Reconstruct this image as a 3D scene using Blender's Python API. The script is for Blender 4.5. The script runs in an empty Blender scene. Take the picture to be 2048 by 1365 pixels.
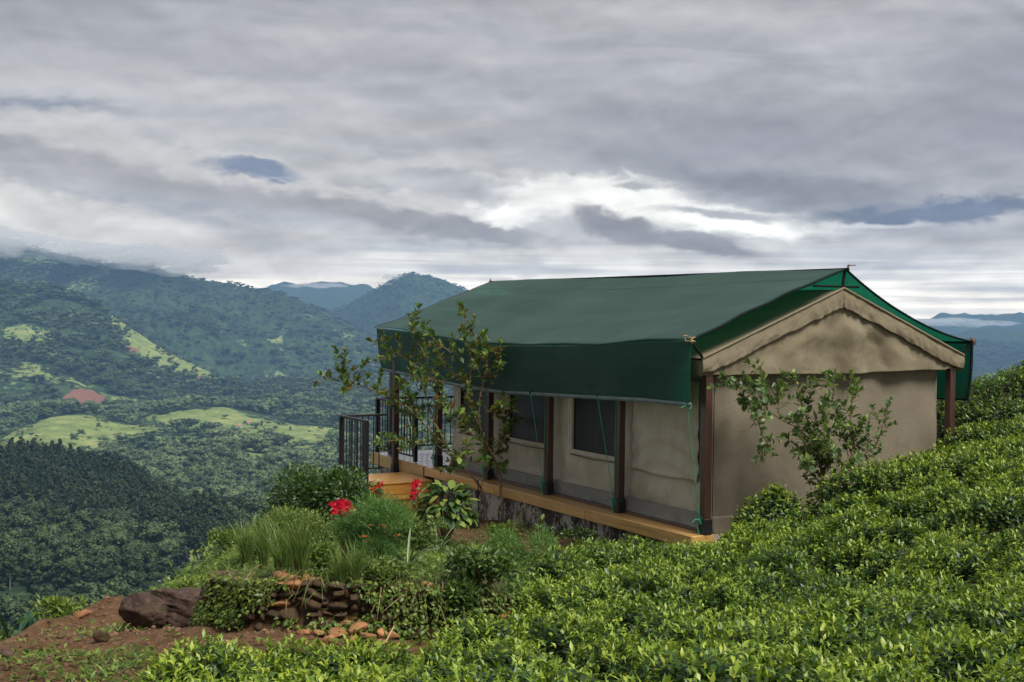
import bpy, math, random
import numpy as np
from mathutils import Vector, Matrix

random.seed(7)
rng = np.random.default_rng(11)
SC = bpy.context.scene
COL = SC.collection
R_ = math.radians

# ------------------------------------------------------------------ camera
FPX = 2443.9            # focal length in photograph pixels (2048 wide)
CZ = 2.831              # eye height above the tent floor
PIT, ROL = R_(-1.234), R_(0.675)
_F = np.array([0, math.cos(PIT), math.sin(PIT)])
_U0 = np.array([0, -math.sin(PIT), math.cos(PIT)])
_R0 = np.array([1.0, 0, 0])
_R = _R0 * math.cos(ROL) + _U0 * math.sin(ROL)
_U = -_R0 * math.sin(ROL) + _U0 * math.cos(ROL)
cam_d = bpy.data.cameras.new('camera')
cam = bpy.data.objects.new('camera', cam_d)
COL.objects.link(cam)
M = Matrix(((_R[0], _U[0], -_F[0], 0), (_R[1], _U[1], -_F[1], 0), (_R[2], _U[2], -_F[2], CZ), (0, 0, 0, 1)))
cam.matrix_world = M
cam_d.sensor_width = 36.0
cam_d.lens = FPX / 2048 * 36
cam_d.clip_start = 0.1
cam_d.clip_end = 60000
SC.camera = cam

# ------------------------------------------------------------------ exposure
SC.view_settings.view_transform = 'Standard'
SC.view_settings.look = 'None'
SC.view_settings.gamma = 1
SC.view_settings.use_curve_mapping = False
SC.view_settings.exposure = 1.88
SC.render.engine = 'CYCLES'
SC.cycles.use_denoising = True
SC.cycles.max_bounces = 8
SC.cycles.diffuse_bounces = 3
SC.cycles.transmission_bounces = 4
SC.cycles.volume_bounces = 2
SC.cycles.transparent_max_bounces = 8
SUN_EL, SUN_AZ = R_(54), R_(134)      # azimuth clockwise from +Y


class NT:
    """small helper round a node tree"""
    def __init__(s, nt):
        s.nt = nt
        s.n = nt.nodes
        s.l = nt.links

    def add(s, t, **kw):
        n = s.n.new(t)
        for k, v in kw.items():
            setattr(n, k, v)
        return n

    def put(s, sock, v):
        if hasattr(v, 'is_linked') or isinstance(v, bpy.types.NodeSocket):
            s.l.new(v, sock)
        else:
            sock.default_value = v

    def math(s, op, a, b=0.0, c=None, clamp=False):
        n = s.add('ShaderNodeMath', operation=op, use_clamp=clamp)
        s.put(n.inputs[0], a)
        s.put(n.inputs[1], b)
        if c is not None:
            s.put(n.inputs[2], c)
        return n.outputs[0]

    def sstep(s, x, lo, hi, a=0.0, b=1.0):
        n = s.add('ShaderNodeMapRange', interpolation_type='SMOOTHSTEP')
        s.put(n.inputs[0], x)
        n.inputs[1].default_value = lo
        n.inputs[2].default_value = hi
        n.inputs[3].default_value = a
        n.inputs[4].default_value = b
        return n.outputs[0]

    def mix(s, fac, a, b, blend='MIX'):
        n = s.add('ShaderNodeMix', data_type='RGBA', blend_type=blend)
        s.put(n.inputs['Factor'], fac) if False else s.put(n.inputs[0], fac)
        for i, v in ((6, a), (7, b)):
            if isinstance(v, tuple) and len(v) == 3:
                v = v + (1,)
            s.put(n.inputs[i], v)
        return n.outputs[2]

    def noise(s, vec, scale, detail=4, rough=0.55, dist=0.0):
        n = s.add('ShaderNodeTexNoise')
        if vec is not None:
            s.l.new(vec, n.inputs['Vector'])
        n.inputs['Scale'].default_value = scale
        n.inputs['Detail'].default_value = detail
        n.inputs['Roughness'].default_value = rough
        n.inputs['Distortion'].default_value = dist
        return n

    def ramp(s, fac, stops):
        n = s.add('ShaderNodeValToRGB')
        s.put(n.inputs[0], fac)
        e = n.color_ramp.elements
        while len(e) < len(stops):
            e.new(0.5)
        for el, (p, c) in zip(e, stops):
            el.position = p
            el.color = (c + (1,)) if len(c) == 3 else c
        return n.outputs[0]

    def mapping(s, vec, scale=(1, 1, 1), rot=(0, 0, 0)):
        n = s.add('ShaderNodeMapping')
        s.l.new(vec, n.inputs[0])
        n.inputs['Scale'].default_value = scale
        n.inputs['Rotation'].default_value = rot
        return n.outputs[0]


# ------------------------------------------------------------------ sky
def build_world():
    w = bpy.data.worlds.new('World')
    SC.world = w
    w.use_nodes = True
    w.node_tree.nodes.clear()
    t = NT(w.node_tree)
    out = t.add('ShaderNodeOutputWorld')
    sky = t.add('ShaderNodeTexSky', sky_type='NISHITA')
    sky.sun_disc = False
    sky.sun_elevation = SUN_EL
    sky.sun_rotation = SUN_AZ
    sky.altitude = 900
    bg_s = t.add('ShaderNodeBackground')
    t.l.new(sky.outputs[0], bg_s.inputs[0])
    bg_s.inputs[1].default_value = 0.05
    tc = t.add('ShaderNodeTexCoord')
    sep = t.add('ShaderNodeSeparateXYZ')
    t.l.new(tc.outputs['Generated'], sep.inputs[0])
    X, Y, Z = sep.outputs
    az = t.math('ARCTAN2', X, Y)
    el = t.math('ARCSINE', Z)
    # world-direction coordinates in hundredths of a radian: a, e
    a = t.math('MULTIPLY', az, 100.0)
    e = t.math('MULTIPLY', el, 100.0)
    cv = t.add('ShaderNodeCombineXYZ')
    t.put(cv.inputs[0], a)
    t.put(cv.inputs[1], t.math('MULTIPLY', e, 2.2))
    base = cv.outputs[0]
    n1 = t.noise(t.mapping(base, (.55, 1, 1)), 0.085, 4, 0.45, 0.4)
    n2 = t.noise(t.mapping(base, (.45, 1.7, 1)), 0.15, 6, 0.5, 0.7)
    n3 = t.noise(t.mapping(base, (0.28, 3.4, 1)), 0.20, 5, 0.5, 0.3)
    wob = t.noise(base, 0.09, 3, 0.5)
    wob2 = t.noise(base, 0.42, 6, 0.62, .3)
    wsep = t.add('ShaderNodeSeparateColor')
    t.l.new(wob.outputs['Color'], wsep.inputs[0])
    wsep2 = t.add('ShaderNodeSeparateColor')
    t.l.new(wob2.outputs['Color'], wsep2.inputs[0])
    half = lambda v, k: t.math('MULTIPLY', t.math('SUBTRACT', v, 0.5), k)
    wa = t.math('ADD', half(wsep.outputs[0], 7.0), half(wsep2.outputs[0], 4.5))
    we = t.math('ADD', half(wsep.outputs[1], 3.0), half(wsep2.outputs[1], 2.6))
    aw = t.math('ADD', a, wa)
    ew = t.math('ADD', e, we)

    def blob(cx, cy, rx, ry, tilt=0.0, lo=0.25, hi=1.0, warp=1.0):
        """soft cloud mask centred at a photograph pixel, radii in pixels; 1 inside"""
        ca = math.atan((cx - 1024) / FPX) * 100
        ce = math.atan((630 + (cx - 1024) * .0118 - cy) / FPX) * 100
        A_, E_ = (aw, ew) if warp == 1.0 else (t.math('ADD', a, t.math('MULTIPLY', wa, warp)), t.math('ADD', e, t.math('MULTIPLY', we, warp)))
        da = t.math('SUBTRACT', A_, ca)
        de = t.math('SUBTRACT', E_, ce)
        if tilt:
            c, s_ = math.cos(R_(tilt)), math.sin(R_(tilt))
            x2 = t.math('ADD', t.math('MULTIPLY', da, c), t.math('MULTIPLY', de, s_))
            y2 = t.math('SUBTRACT', t.math('MULTIPLY', de, c), t.math('MULTIPLY', da, s_))
            da, de = x2, y2
        k = 100 / FPX
        d = t.math('SQRT', t.math('ADD', t.math('POWER', t.math('ABSOLUTE', t.math('DIVIDE', da, rx * k)), 2.0),
                                  t.math('POWER', t.math('ABSOLUTE', t.math('DIVIDE', de, ry * k)), 2.0)))
        return t.sstep(d, lo, hi, 1.0, 0.0)

    # broad grey deck with soft structure
    col = t.ramp(n1.outputs[0], [(0.28, (.30, .31, .355)), (0.5, (.39, .395, .43)), (0.72, (.50, .505, .53))])
    f2 = t.sstep(n2.outputs[0], 0.42, 0.72)
    col = t.mix(t.math('MULTIPLY', f2, 0.42), col, (.55, .555, .57))
    # brighter towards the horizon, where the deck is seen thinner
    lowb = t.sstep(e, 1.5, 8.0, 1.0, 0.0)
    streak = t.ramp(n3.outputs[0], [(0.32, (.42, .44, .48)), (0.46, (.60, .60, .595)), (0.62, (.88, .85, .80))])
    col = t.mix(t.math('MULTIPLY', lowb, 0.95), col, streak)
    WHITE, BLUE = (.84, .84, .83), (.15, .19, .29)
    for m, c, k in (
        (blob(1024, -40, 1700, 120, 0, .0, 1.0), (.34, .345, .375), .7),
        (blob(1450, 280, 820, 130, -3, .1, 1.0), (.275, .28, .32), .8),
        (blob(1980, 230, 420, 210, 0, .1, 1.0), (.27, .275, .32), .8),
        (blob(1350, 40, 480, 60, 0, .0, 1.0), (.50, .50, .515), .6),
        (blob(1750, 60, 260, 70, 0, .0, 1.0), (.44, .445, .47), .5),
        (blob(1250, 190, 360, 40, 0, .0, 1.0), (.43, .43, .445), .5),
        (blob(620, 130, 700, 80, 0, .0, 1.0), (.385, .385, .41), .65),
        (blob(20, 50, 380, 130, 0, .1, 1.0), (.29, .30, .335), .8),
        (blob(330, 200, 440, 52, 0, .1, 1.0), (.50, .505, .53), .75),
        (blob(30, 250, 250, 26, 2, .3, 1.0, .6), (.23, .255, .32), .9),
        (blob(800, 250, 460, 46, 3, .0, 1.0), (.47, .465, .47), .7),
        (blob(560, 285, 260, 26, -8, .1, 1.0), (.52, .52, .53), .6),
        (blob(800, 335, 420, 40, 2, .1, 1.0), (.50, .50, .505), .85),
        (blob(940, 352, 240, 16, 0, .2, 1.0, .6), (.33, .335, .36), .7),
        (blob(300, 312, 440, 42, -8, .4, 1.0), (.53, .525, .53), .95),
        (blob(300, 362, 500, 46, -9, .2, 1.0), (.345, .34, .355), .92),
        (blob(720, 398, 420, 34, -7, .4, 1.0), (.60, .585, .585), .85),
        (blob(780, 440, 450, 42, -9, .3, 1.0), (.305, .30, .32), .94),
        (blob(960, 470, 190, 32, -4, .4, 1.0), (.29, .29, .315), .94),
        (blob(100, 440, 430, 62, -12, .4, 1.0), (.62, .61, .60), .97),
        (blob(420, 515, 500, 50, -8, .25, 1.0), (.54, .525, .53), .96),
        (blob(560, 475, 240, 18, -14, .2, 1.0), (.46, .45, .46), .75),
        (blob(700, 548, 240, 24, -3, .2, 1.0), (.58, .565, .57), .8),
        (blob(505, 347, 125, 24, -10, .35, 1.0, .9), BLUE, .9),
        (blob(1180, 392, 250, 62, -2, .45, .95), WHITE, 1.0),
        (blob(1420, 440, 360, 40, -5, .35, 1.0, .6), (.96, .96, .94), .97),
        (blob(1010, 430, 110, 34, 0, .3, 1.0), (.86, .86, .85), .9),
        (blob(1000, 360, 150, 18, 0, .2, 1.0), (.56, .56, .57), .8),
        (blob(1265, 372, 62, 13, 0, .3, 1.0, .6), (.36, .365, .39), .92),
        (blob(1440, 430, 200, 13, -4, .3, 1.0, .5), (.35, .355, .39), .95),
        (blob(1620, 385, 320, 46, -7, .35, 1.0, .7), (.235, .24, .275), .97),
        (blob(1880, 440, 340, 34, 3, .35, 1.0, .9), (.135, .165, .24), .97),
        (blob(990, 472, 90, 22, -8, .4, 1.0, .7), (.30, .30, .325), .95),
        (blob(1215, 452, 115, 38, -24, .5, 1.0, .7), (.265, .265, .29), .98),
        (blob(1370, 490, 170, 25, -7, .45, 1.0, .7), (.265, .265, .29), .98),
        (blob(1060, 540, 50, 22, 40, .2, 1.0, .5), (.50, .50, .52), .7),
        (blob(1740, 462, 150, 8, 0, .2, 1.0, .35), (.60, .62, .65), .85),
    ):
        col = t.mix(t.math('MULTIPLY', m, k), col, c)
    # relief: lit upper edges and shaded undersides of the billows
    rel = t.mapping(base, (.95, .85, 1))
    off = t.add('ShaderNodeVectorMath', operation='ADD')
    t.l.new(rel, off.inputs[0])
    off.inputs[1].default_value = (.3, 1.7, 0)
    ra, rb = t.noise(rel, .125, 6, .50, .15), t.noise(off.outputs[0], .125, 6, .50, .15)
    dif = t.math('ADD', t.math('MULTIPLY', t.math('SUBTRACT', ra.outputs[0], rb.outputs[0]), t.sstep(e, 6.0, 17.0, 1.25, .85)), .95)
    n4 = t.noise(t.mapping(base, (.5, 1.2, 1)), 0.5, 6, 0.6, 0.6)
    dif = t.math('ADD', dif, t.math('MULTIPLY', t.math('SUBTRACT', n4.outputs[0], .5), .05))
    # this sky lies behind kilometres of hazy air: its own brightness is higher than what arrives
    inv = t.math('EXPONENT', t.math('DIVIDE', HAZE_D * 417, t.math('MAXIMUM', Z, .028)))
    hs = t.add('ShaderNodeSeparateColor')
    t.l.new(col, hs.inputs[0])
    hc = t.add('ShaderNodeCombineColor')
    for k_, air in enumerate((.11, .19, .285)):
        v = t.math('MULTIPLY', t.math('MULTIPLY', hs.outputs[k_], (1.0, .99, .94)[k_]), dif)
        v = t.math('SUBTRACT', t.math('MULTIPLY', v, inv), t.math('MULTIPLY', t.math('SUBTRACT', inv, 1.0), air))
        t.put(hc.inputs[k_], t.math('MAXIMUM', v, .02))
    col = hc.outputs[0]
    below = t.sstep(e, -6.0, -1.0)
    col = t.mix(below, (.16, .20, .22), col)
    bg_c = t.add('ShaderNodeBackground')
    t.l.new(col, bg_c.inputs[0])
    bg_c.inputs[1].default_value = SKY_K
    mx = t.add('ShaderNodeMixShader')
    mx.inputs[0].default_value = 0.96
    t.l.new(bg_s.outputs[0], mx.inputs[1])
    t.l.new(bg_c.outputs[0], mx.inputs[2])
    t.l.new(mx.outputs[0], out.inputs[0])
    w.cycles.sampling_method = 'MANUAL'
    w.cycles.sample_map_resolution = 512


SKY_K = 0.308
HAZE_D = 1.0e-4          # density of the valley air, per metre
build_world()

sun_d = bpy.data.lights.new('sun', 'SUN')
sun_d.energy = 1.5
sun_d.angle = R_(24)
sun_d.color = (1.0, 0.96, 0.90)
sun = bpy.data.objects.new('sun', sun_d)
COL.objects.link(sun)
sd = Vector((math.sin(SUN_AZ) * math.cos(SUN_EL), math.cos(SUN_AZ) * math.cos(SUN_EL), math.sin(SUN_EL)))
sun.rotation_euler = sd.to_track_quat('Z', 'Y').to_euler()
sun.location = (0, 0, 60)


# ------------------------------------------------------------------ pixels to places
def rays(px, py):
    px = np.asarray(px, float)
    py = np.asarray(py, float)
    return _F + np.multiply.outer((px - 1024) / FPX, _R) + np.multiply.outer((682.5 - py) / FPX, _U)


def pt(px, py, Y):
    d = rays(px, py)
    k = np.asarray(Y, float) / d[..., 1]
    p = d * k[..., None]
    p[..., 2] += CZ
    return p


# ------------------------------------------------------------------ numeric noise
def _hash(ix, iy, seed):
    h = (ix.astype(np.int64) * 374761393 + iy.astype(np.int64) * 668265263 + seed * 1442695041) & 0x7fffffff
    h = ((h ^ (h >> 13)) * 1274126177) & 0x7fffffff
    return ((h ^ (h >> 16)) & 0xffff) / 65535.0


def vnoise(x, y, seed=0):
    ix, iy = np.floor(x), np.floor(y)
    fx, fy = x - ix, y - iy
    fx = fx * fx * fx * (fx * (fx * 6 - 15) + 10)
    fy = fy * fy * fy * (fy * (fy * 6 - 15) + 10)
    a, b = _hash(ix, iy, seed), _hash(ix + 1, iy, seed)
    c, d = _hash(ix, iy + 1, seed), _hash(ix + 1, iy + 1, seed)
    return (a + (b - a) * fx) * (1 - fy) + (c + (d - c) * fx) * fy - 0.5


def fbm(x, y, octv=4, seed=0, gain=0.5):
    s, a = 0.0, 1.0
    for k in range(octv):
        s = s + a * vnoise(x * 2 ** k + 17.3 * k, y * 2 ** k - 9.1 * k, seed + k)
        a *= gain
    return s


def smooth(x, lo=0.0, hi=1.0):
    t = np.clip((x - lo) / (hi - lo), 0, 1)
    return t * t * (3 - 2 * t)


class TPS:
    def __init__(s, pts, reg=1e-3):
        P = np.array(pts, float)
        n = len(P)
        s.c = P[:, :2]
        K = s._k(P[:, :2]) + reg * np.eye(n)
        A = np.zeros((n + 3, n + 3))
        A[:n, :n] = K
        A[:n, n] = 1
        A[:n, n + 1:] = P[:, :2]
        A[n:, :n] = A[:n, n:].T
        s.w = np.linalg.solve(A, np.concatenate([P[:, 2], [0, 0, 0]]))

    def _k(s, Q):
        d2 = ((Q[:, None, :] - s.c[None]) ** 2).sum(-1)
        return np.where(d2 > 1e-12, 0.5 * d2 * np.log(np.maximum(d2, 1e-12)), 0)

    def __call__(s, x, y):
        x, y = np.broadcast_arrays(np.asarray(x, float), np.asarray(y, float))
        q = np.stack([x.ravel(), y.ravel()], 1)
        o = []
        for i in range(0, len(q), 20000):
            k = s._k(q[i:i + 20000])
            o.append(k @ s.w[:-3] + s.w[-3] + q[i:i + 20000] @ s.w[-2:])
        return np.concatenate(o).reshape(x.shape)


def poly_sd(x, y, poly):
    """signed distance to a closed polygon, positive inside"""
    x, y = np.asarray(x, float), np.asarray(y, float)
    d = np.full(x.shape, 1e18)
    ins = np.zeros(x.shape, bool)
    n = len(poly)
    for i in range(n):
        (ax, ay), (bx, by) = poly[i], poly[(i + 1) % n]
        ex, ey = bx - ax, by - ay
        t = np.clip(((x - ax) * ex + (y - ay) * ey) / (ex * ex + ey * ey + 1e-12), 0, 1)
        d = np.minimum(d, (x - ax - t * ex) ** 2 + (y - ay - t * ey) ** 2)
        c = ((ay > y) != (by > y)) & (x < (bx - ax) * (y - ay) / (by - ay + 1e-18) + ax)
        ins ^= c
    return np.where(ins, 1, -1) * np.sqrt(d)


# ------------------------------------------------------------------ objects
def tag(o, label=None, cat=None, group=None, kind=None):
    if label:
        o['label'] = label
    if cat:
        o['category'] = cat
    if group:
        o['group'] = group
    if kind:
        o['kind'] = kind
    return o


def make_mesh(name, V, F, mats=(), tone=None, midx=None, smooth_sh=False):
    """F: (n,3) or (n,4) array, or a list of faces"""
    me = bpy.data.meshes.new(name)
    V = np.ascontiguousarray(V, dtype=np.float32)
    if isinstance(F, np.ndarray):
        n, k = F.shape
        me.vertices.add(len(V))
        me.vertices.foreach_set('co', V.ravel())
        me.loops.add(n * k)
        me.loops.foreach_set('vertex_index', np.ascontiguousarray(F, dtype=np.int32).ravel())
        me.polygons.add(n)
        me.polygons.foreach_set('loop_start', np.arange(0, n * k, k, dtype=np.int32))
        me.polygons.foreach_set('loop_total', np.full(n, k, dtype=np.int32))
        if midx is not None:
            me.polygons.foreach_set('material_index', np.ascontiguousarray(midx, dtype=np.int32))
        me.update(calc_edges=True)
    else:
        me.from_pydata([tuple(v) for v in V.tolist()], [], F)
        if midx is not None:
            me.polygons.foreach_set('material_index', np.ascontiguousarray(midx, dtype=np.int32))
    if tone is not None:
        at = me.attributes.new('tone', 'FLOAT', 'POINT')
        at.data.foreach_set('value', np.ascontiguousarray(tone, dtype=np.float32))
    for m in (mats if isinstance(mats, (list, tuple)) else [mats]):
        me.materials.append(m)
    if smooth_sh:
        me.polygons.foreach_set('use_smooth', np.ones(len(me.polygons), bool))
    return me


def link(name, me, parent=None, loc=None, rot=None, scale=None):
    o = bpy.data.objects.new(name, me)
    COL.objects.link(o)
    if parent is not None:
        o.parent = parent
    if loc is not None:
        o.location = tuple(float(v) for v in loc)
    if rot is not None:
        o.rotation_euler = rot
    if scale is not None:
        o.scale = scale if isinstance(scale, (tuple, list)) else (scale,) * 3
    return o


def thing(name, label, cat, loc=(0, 0, 0), rotz=0.0, group=None):
    o = link(name, None, None, loc, (0, 0, rotz))
    o.empty_display_size = 0.1
    return tag(o, label, cat, group)


class MB:
    """collects simple solids"""
    def __init__(s):
        s.V, s.F, s.T = [], [], []

    def raw(s, V, F, tone=0.5):
        b = len(s.V)
        s.V += [tuple(map(float, v)) for v in V]
        s.F += [tuple(int(b + i) for i in f) for f in F]
        s.T += [tone] * len(V)
        return s

    def box(s, x0, x1, y0, y1, z0, z1, bev=0.0):
        if bev <= 0:
            V = [(x, y, z) for x in (x0, x1) for y in (y0, y1) for z in (z0, z1)]
            F = [(0, 1, 3, 2), (4, 6, 7, 5), (0, 4, 5, 1), (2, 3, 7, 6), (0, 2, 6, 4), (1, 5, 7, 3)]
            return s.raw(V, F)
        b = bev
        V, F = [], []
        cx, cy, cz = (x0 + x1) / 2, (y0 + y1) / 2, (z0 + z1) / 2
        hx, hy, hz = (x1 - x0) / 2, (y1 - y0) / 2, (z1 - z0) / 2
        idx = {}
        for sx in (-1, 1):
            for sy in (-1, 1):
                for sz in (-1, 1):
                    for k, (bx, by, bz) in enumerate(((0, b, b), (b, 0, b), (b, b, 0))):
                        idx[sx, sy, sz, k] = len(V)
                        V.append((cx + sx * (hx - bx), cy + sy * (hy - by), cz + sz * (hz - bz)))
        g = lambda *q: idx[q]
        for sg in (-1, 1):
            F.append([g(sg, -1, -1, 0), g(sg, 1, -1, 0), g(sg, 1, 1, 0), g(sg, -1, 1, 0)][::sg])
            F.append([g(-1, sg, -1, 1), g(-1, sg, 1, 1), g(1, sg, 1, 1), g(1, sg, -1, 1)][::sg])
            F.append([g(-1, -1, sg, 2), g(1, -1, sg, 2), g(1, 1, sg, 2), g(-1, 1, sg, 2)][::sg])
            for sh in (-1, 1):
                F.append([g(sg, sh, -1, 0), g(sg, sh, 1, 0), g(sg, sh, 1, 1), g(sg, sh, -1, 1)])
                F.append([g(sg, -1, sh, 0), g(sg, 1, sh, 0), g(sg, 1, sh, 2), g(sg, -1, sh, 2)])
                F.append([g(-1, sg, sh, 1), g(1, sg, sh, 1), g(1, sg, sh, 2), g(-1, sg, sh, 2)])
                for si in (-1, 1):
                    F.append([g(sg, sh, si, 0), g(sg, sh, si, 1), g(sg, sh, si, 2)])
        return s.raw(V, F)

    def tube(s, pts, rad, n=6, cap=True):
        P = np.array(pts, float)
        rad = np.broadcast_to(np.asarray(rad, float), (len(P),))
        T = np.gradient(P, axis=0)
        T /= np.linalg.norm(T, axis=1)[:, None] + 1e-12
        ref = np.array([0, 0, 1.0]) if abs(T[0][2]) < 0.9 else np.array([1.0, 0, 0])
        V = []
        A = np.cross(T[0], ref)
        A /= np.linalg.norm(A)
        for i in range(len(P)):
            A = A - T[i] * (A @ T[i])
            A /= np.linalg.norm(A) + 1e-12
            B = np.cross(T[i], A)
            for k in range(n):
                th = 2 * math.pi * k / n
                V.append(P[i] + rad[i] * (A * math.cos(th) + B * math.sin(th)))
        F = []
        for i in range(len(P) - 1):
            for k in range(n):
                F.append((i * n + k, i * n + (k + 1) % n, (i + 1) * n + (k + 1) % n, (i + 1) * n + k))
        if cap:
            F.append(tuple(range(n))[::-1])
            F.append(tuple((len(P) - 1) * n + k for k in range(n)))
        return s.raw(V, F)

    def mesh(s, name, mats, sm=False):
        return make_mesh(name, np.array(s.V), s.F, mats, tone=np.array(s.T), smooth_sh=sm)

    def build(s, name, mats, parent=None, sm=False, **kw):
        return link(name, s.mesh(name, mats, sm), parent, **kw)


def leaf_arrays(P, D, N, L, W, curl=0.15, fold=0.25, tone=None):
    """vectorised folded and curved leaves: 5 vertices, 4 triangles each"""
    n = len(P)
    D = D / (np.linalg.norm(D, axis=1)[:, None] + 1e-9)
    N = N - D * (N * D).sum(1)[:, None]
    N = N / (np.linalg.norm(N, axis=1)[:, None] + 1e-9)
    S = np.cross(D, N)
    L = np.broadcast_to(np.asarray(L, float), (n,))[:, None]
    W = np.broadcast_to(np.asarray(W, float), (n,))[:, None]
    curl = np.broadcast_to(np.asarray(curl, float), (n,))[:, None]
    mid = P + D * L * 0.45 + N * curl * L * 0.25
    V = np.stack([P, mid + S * W * 0.5 + N * fold * W * 0.5, mid - N * fold * W * 0.12, mid - S * W * 0.5 + N * fold * W * 0.5,
                  P + D * L * (1 - curl * 0.2) - N * curl * L * 0.55], 1)
    base = (np.arange(n) * 5)[:, None, None]
    F = (np.array([[0, 2, 1], [0, 3, 2], [1, 2, 4], [2, 3, 4]])[None] + base).reshape(-1, 3)
    t = None if tone is None else np.repeat(tone, 5)
    return V.reshape(-1, 3), F, t


def cat_arrays(parts):
    V, F, T, b = [], [], [], 0
    for v, f, t in parts:
        V.append(v)
        F.append(f + b)
        T.append(t if t is not None else np.full(len(v), .5))
        b += len(v)
    return np.concatenate(V), np.concatenate(F), np.concatenate(T)


def unit(v):
    return v / (np.linalg.norm(v, axis=-1, keepdims=True) + 1e-9)


def rand_dirs(n, up_lo=-1.0, up_hi=1.0):
    z = rng.uniform(up_lo, up_hi, n)
    a = rng.uniform(0, 2 * math.pi, n)
    r = np.sqrt(np.maximum(0, 1 - z * z))
    return np.stack([r * np.cos(a), r * np.sin(a), z], 1)


# ------------------------------------------------------------------ materials
def new_mat(name):
    m = bpy.data.materials.new(name)
    m.use_nodes = True
    m.node_tree.nodes.clear()
    t = NT(m.node_tree)
    out = t.add('ShaderNodeOutputMaterial')
    b = t.add('ShaderNodeBsdfPrincipled')
    t.l.new(b.outputs[0], out.inputs[0])
    return m, t, b, out


def bump(t, b, h, dist, strength=1.0):
    n = t.add('ShaderNodeBump')
    n.inputs['Strength'].default_value = strength
    n.inputs['Distance'].default_value = dist
    t.put(n.inputs['Height'], h)
    t.l.new(n.outputs[0], b.inputs['Normal'])
    return n


def oc(t):
    return t.add('ShaderNodeTexCoord').outputs['Object']


def leaf_mat(name, stops, rough=0.4, trans=0.3, tcol=(0.18, 0.30, 0.03), src='tone', spec=0.5, vary=0.25):
    m, t, b, out = new_mat(name)
    if src == 'tone':
        a = t.add('ShaderNodeAttribute', attribute_name='tone').outputs['Fac']
    else:
        a = t.add('ShaderNodeObjectInfo').outputs['Random']
    geo = t.add('ShaderNodeNewGeometry')
    a2 = t.math('ADD', a, t.math('MULTIPLY', t.math('SUBTRACT', geo.outputs['Random Per Island'], 0.5), vary))
    c = t.ramp(a2, stops)
    t.l.new(c, b.inputs['Base Color'])
    b.inputs['Roughness'].default_value = rough
    b.inputs['Specular IOR Level'].default_value = spec
    if trans > 0:
        tr = t.add('ShaderNodeBsdfTranslucent')
        t.l.new(t.mix(0.6, c, tcol), tr.inputs[0])
        mx = t.add('ShaderNodeMixShader')
        mx.inputs[0].default_value = trans
        t.l.new(b.outputs[0], mx.inputs[1])
        t.l.new(tr.outputs[0], mx.inputs[2])
        t.l.new(mx.outputs[0], out.inputs[0])
    return m


def canvas_mat(name, c0, c1, stain=0.5, rough=0.85, wr=0.012):
    m, t, b, out = new_mat(name)
    o = oc(t)
    n = t.noise(o, 1.3, 6, 0.6, 0.4)
    n2 = t.noise(t.mapping(o, (1, 1, .35)), 5, 5, 0.65)
    col = t.mix(t.sstep(n.outputs[0], .35, .7), c0, c1)
    dk = tuple(v * 0.55 for v in c0)
    col = t.mix(t.math('MULTIPLY', t.sstep(n2.outputs[0], .52, .78), stain), col, dk)
    n5 = t.noise(o, 45, 3, .6)
    col = t.mix(0.14, col, t.ramp(n5.outputs[0], [(.3, (.2, .2, .2)), (.7, (.8, .8, .8))]), 'OVERLAY')
    t.l.new(col, b.inputs['Base Color'])
    b.inputs['Roughness'].default_value = rough
    b.inputs['Specular IOR Level'].default_value = 0.25
    n3 = t.noise(o, 3.5, 4, 0.5, 0.6)
    n4 = t.noise(o, 260, 2, .5)
    h = t.math('ADD', n3.outputs[0], t.math('MULTIPLY', n4.outputs[0], 0.04))
    bump(t, b, h, wr * .8, 1.0)
    return m


M_ = {}
M_['canvas'] = canvas_mat('canvas_taupe', (.155, .130, .091), (.180, .152, .108), .22)  # gable copy of the canvas, darkened because it faces the sun
M_['canvas_side'] = canvas_mat('canvas_side', (.33, .295, .225), (.42, .38, .30), .35)  # same cloth as the gable, lightened because the sun misses this side
M_['canvas_roof'] = canvas_mat('canvas_olive', (.156, .129, .082), (.198, .166, .110), .3, wr=.030)
M_['canvas_skirt'] = canvas_mat('canvas_skirt', (.15, .142, .118), (.20, .19, .16), .4, .6)


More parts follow.
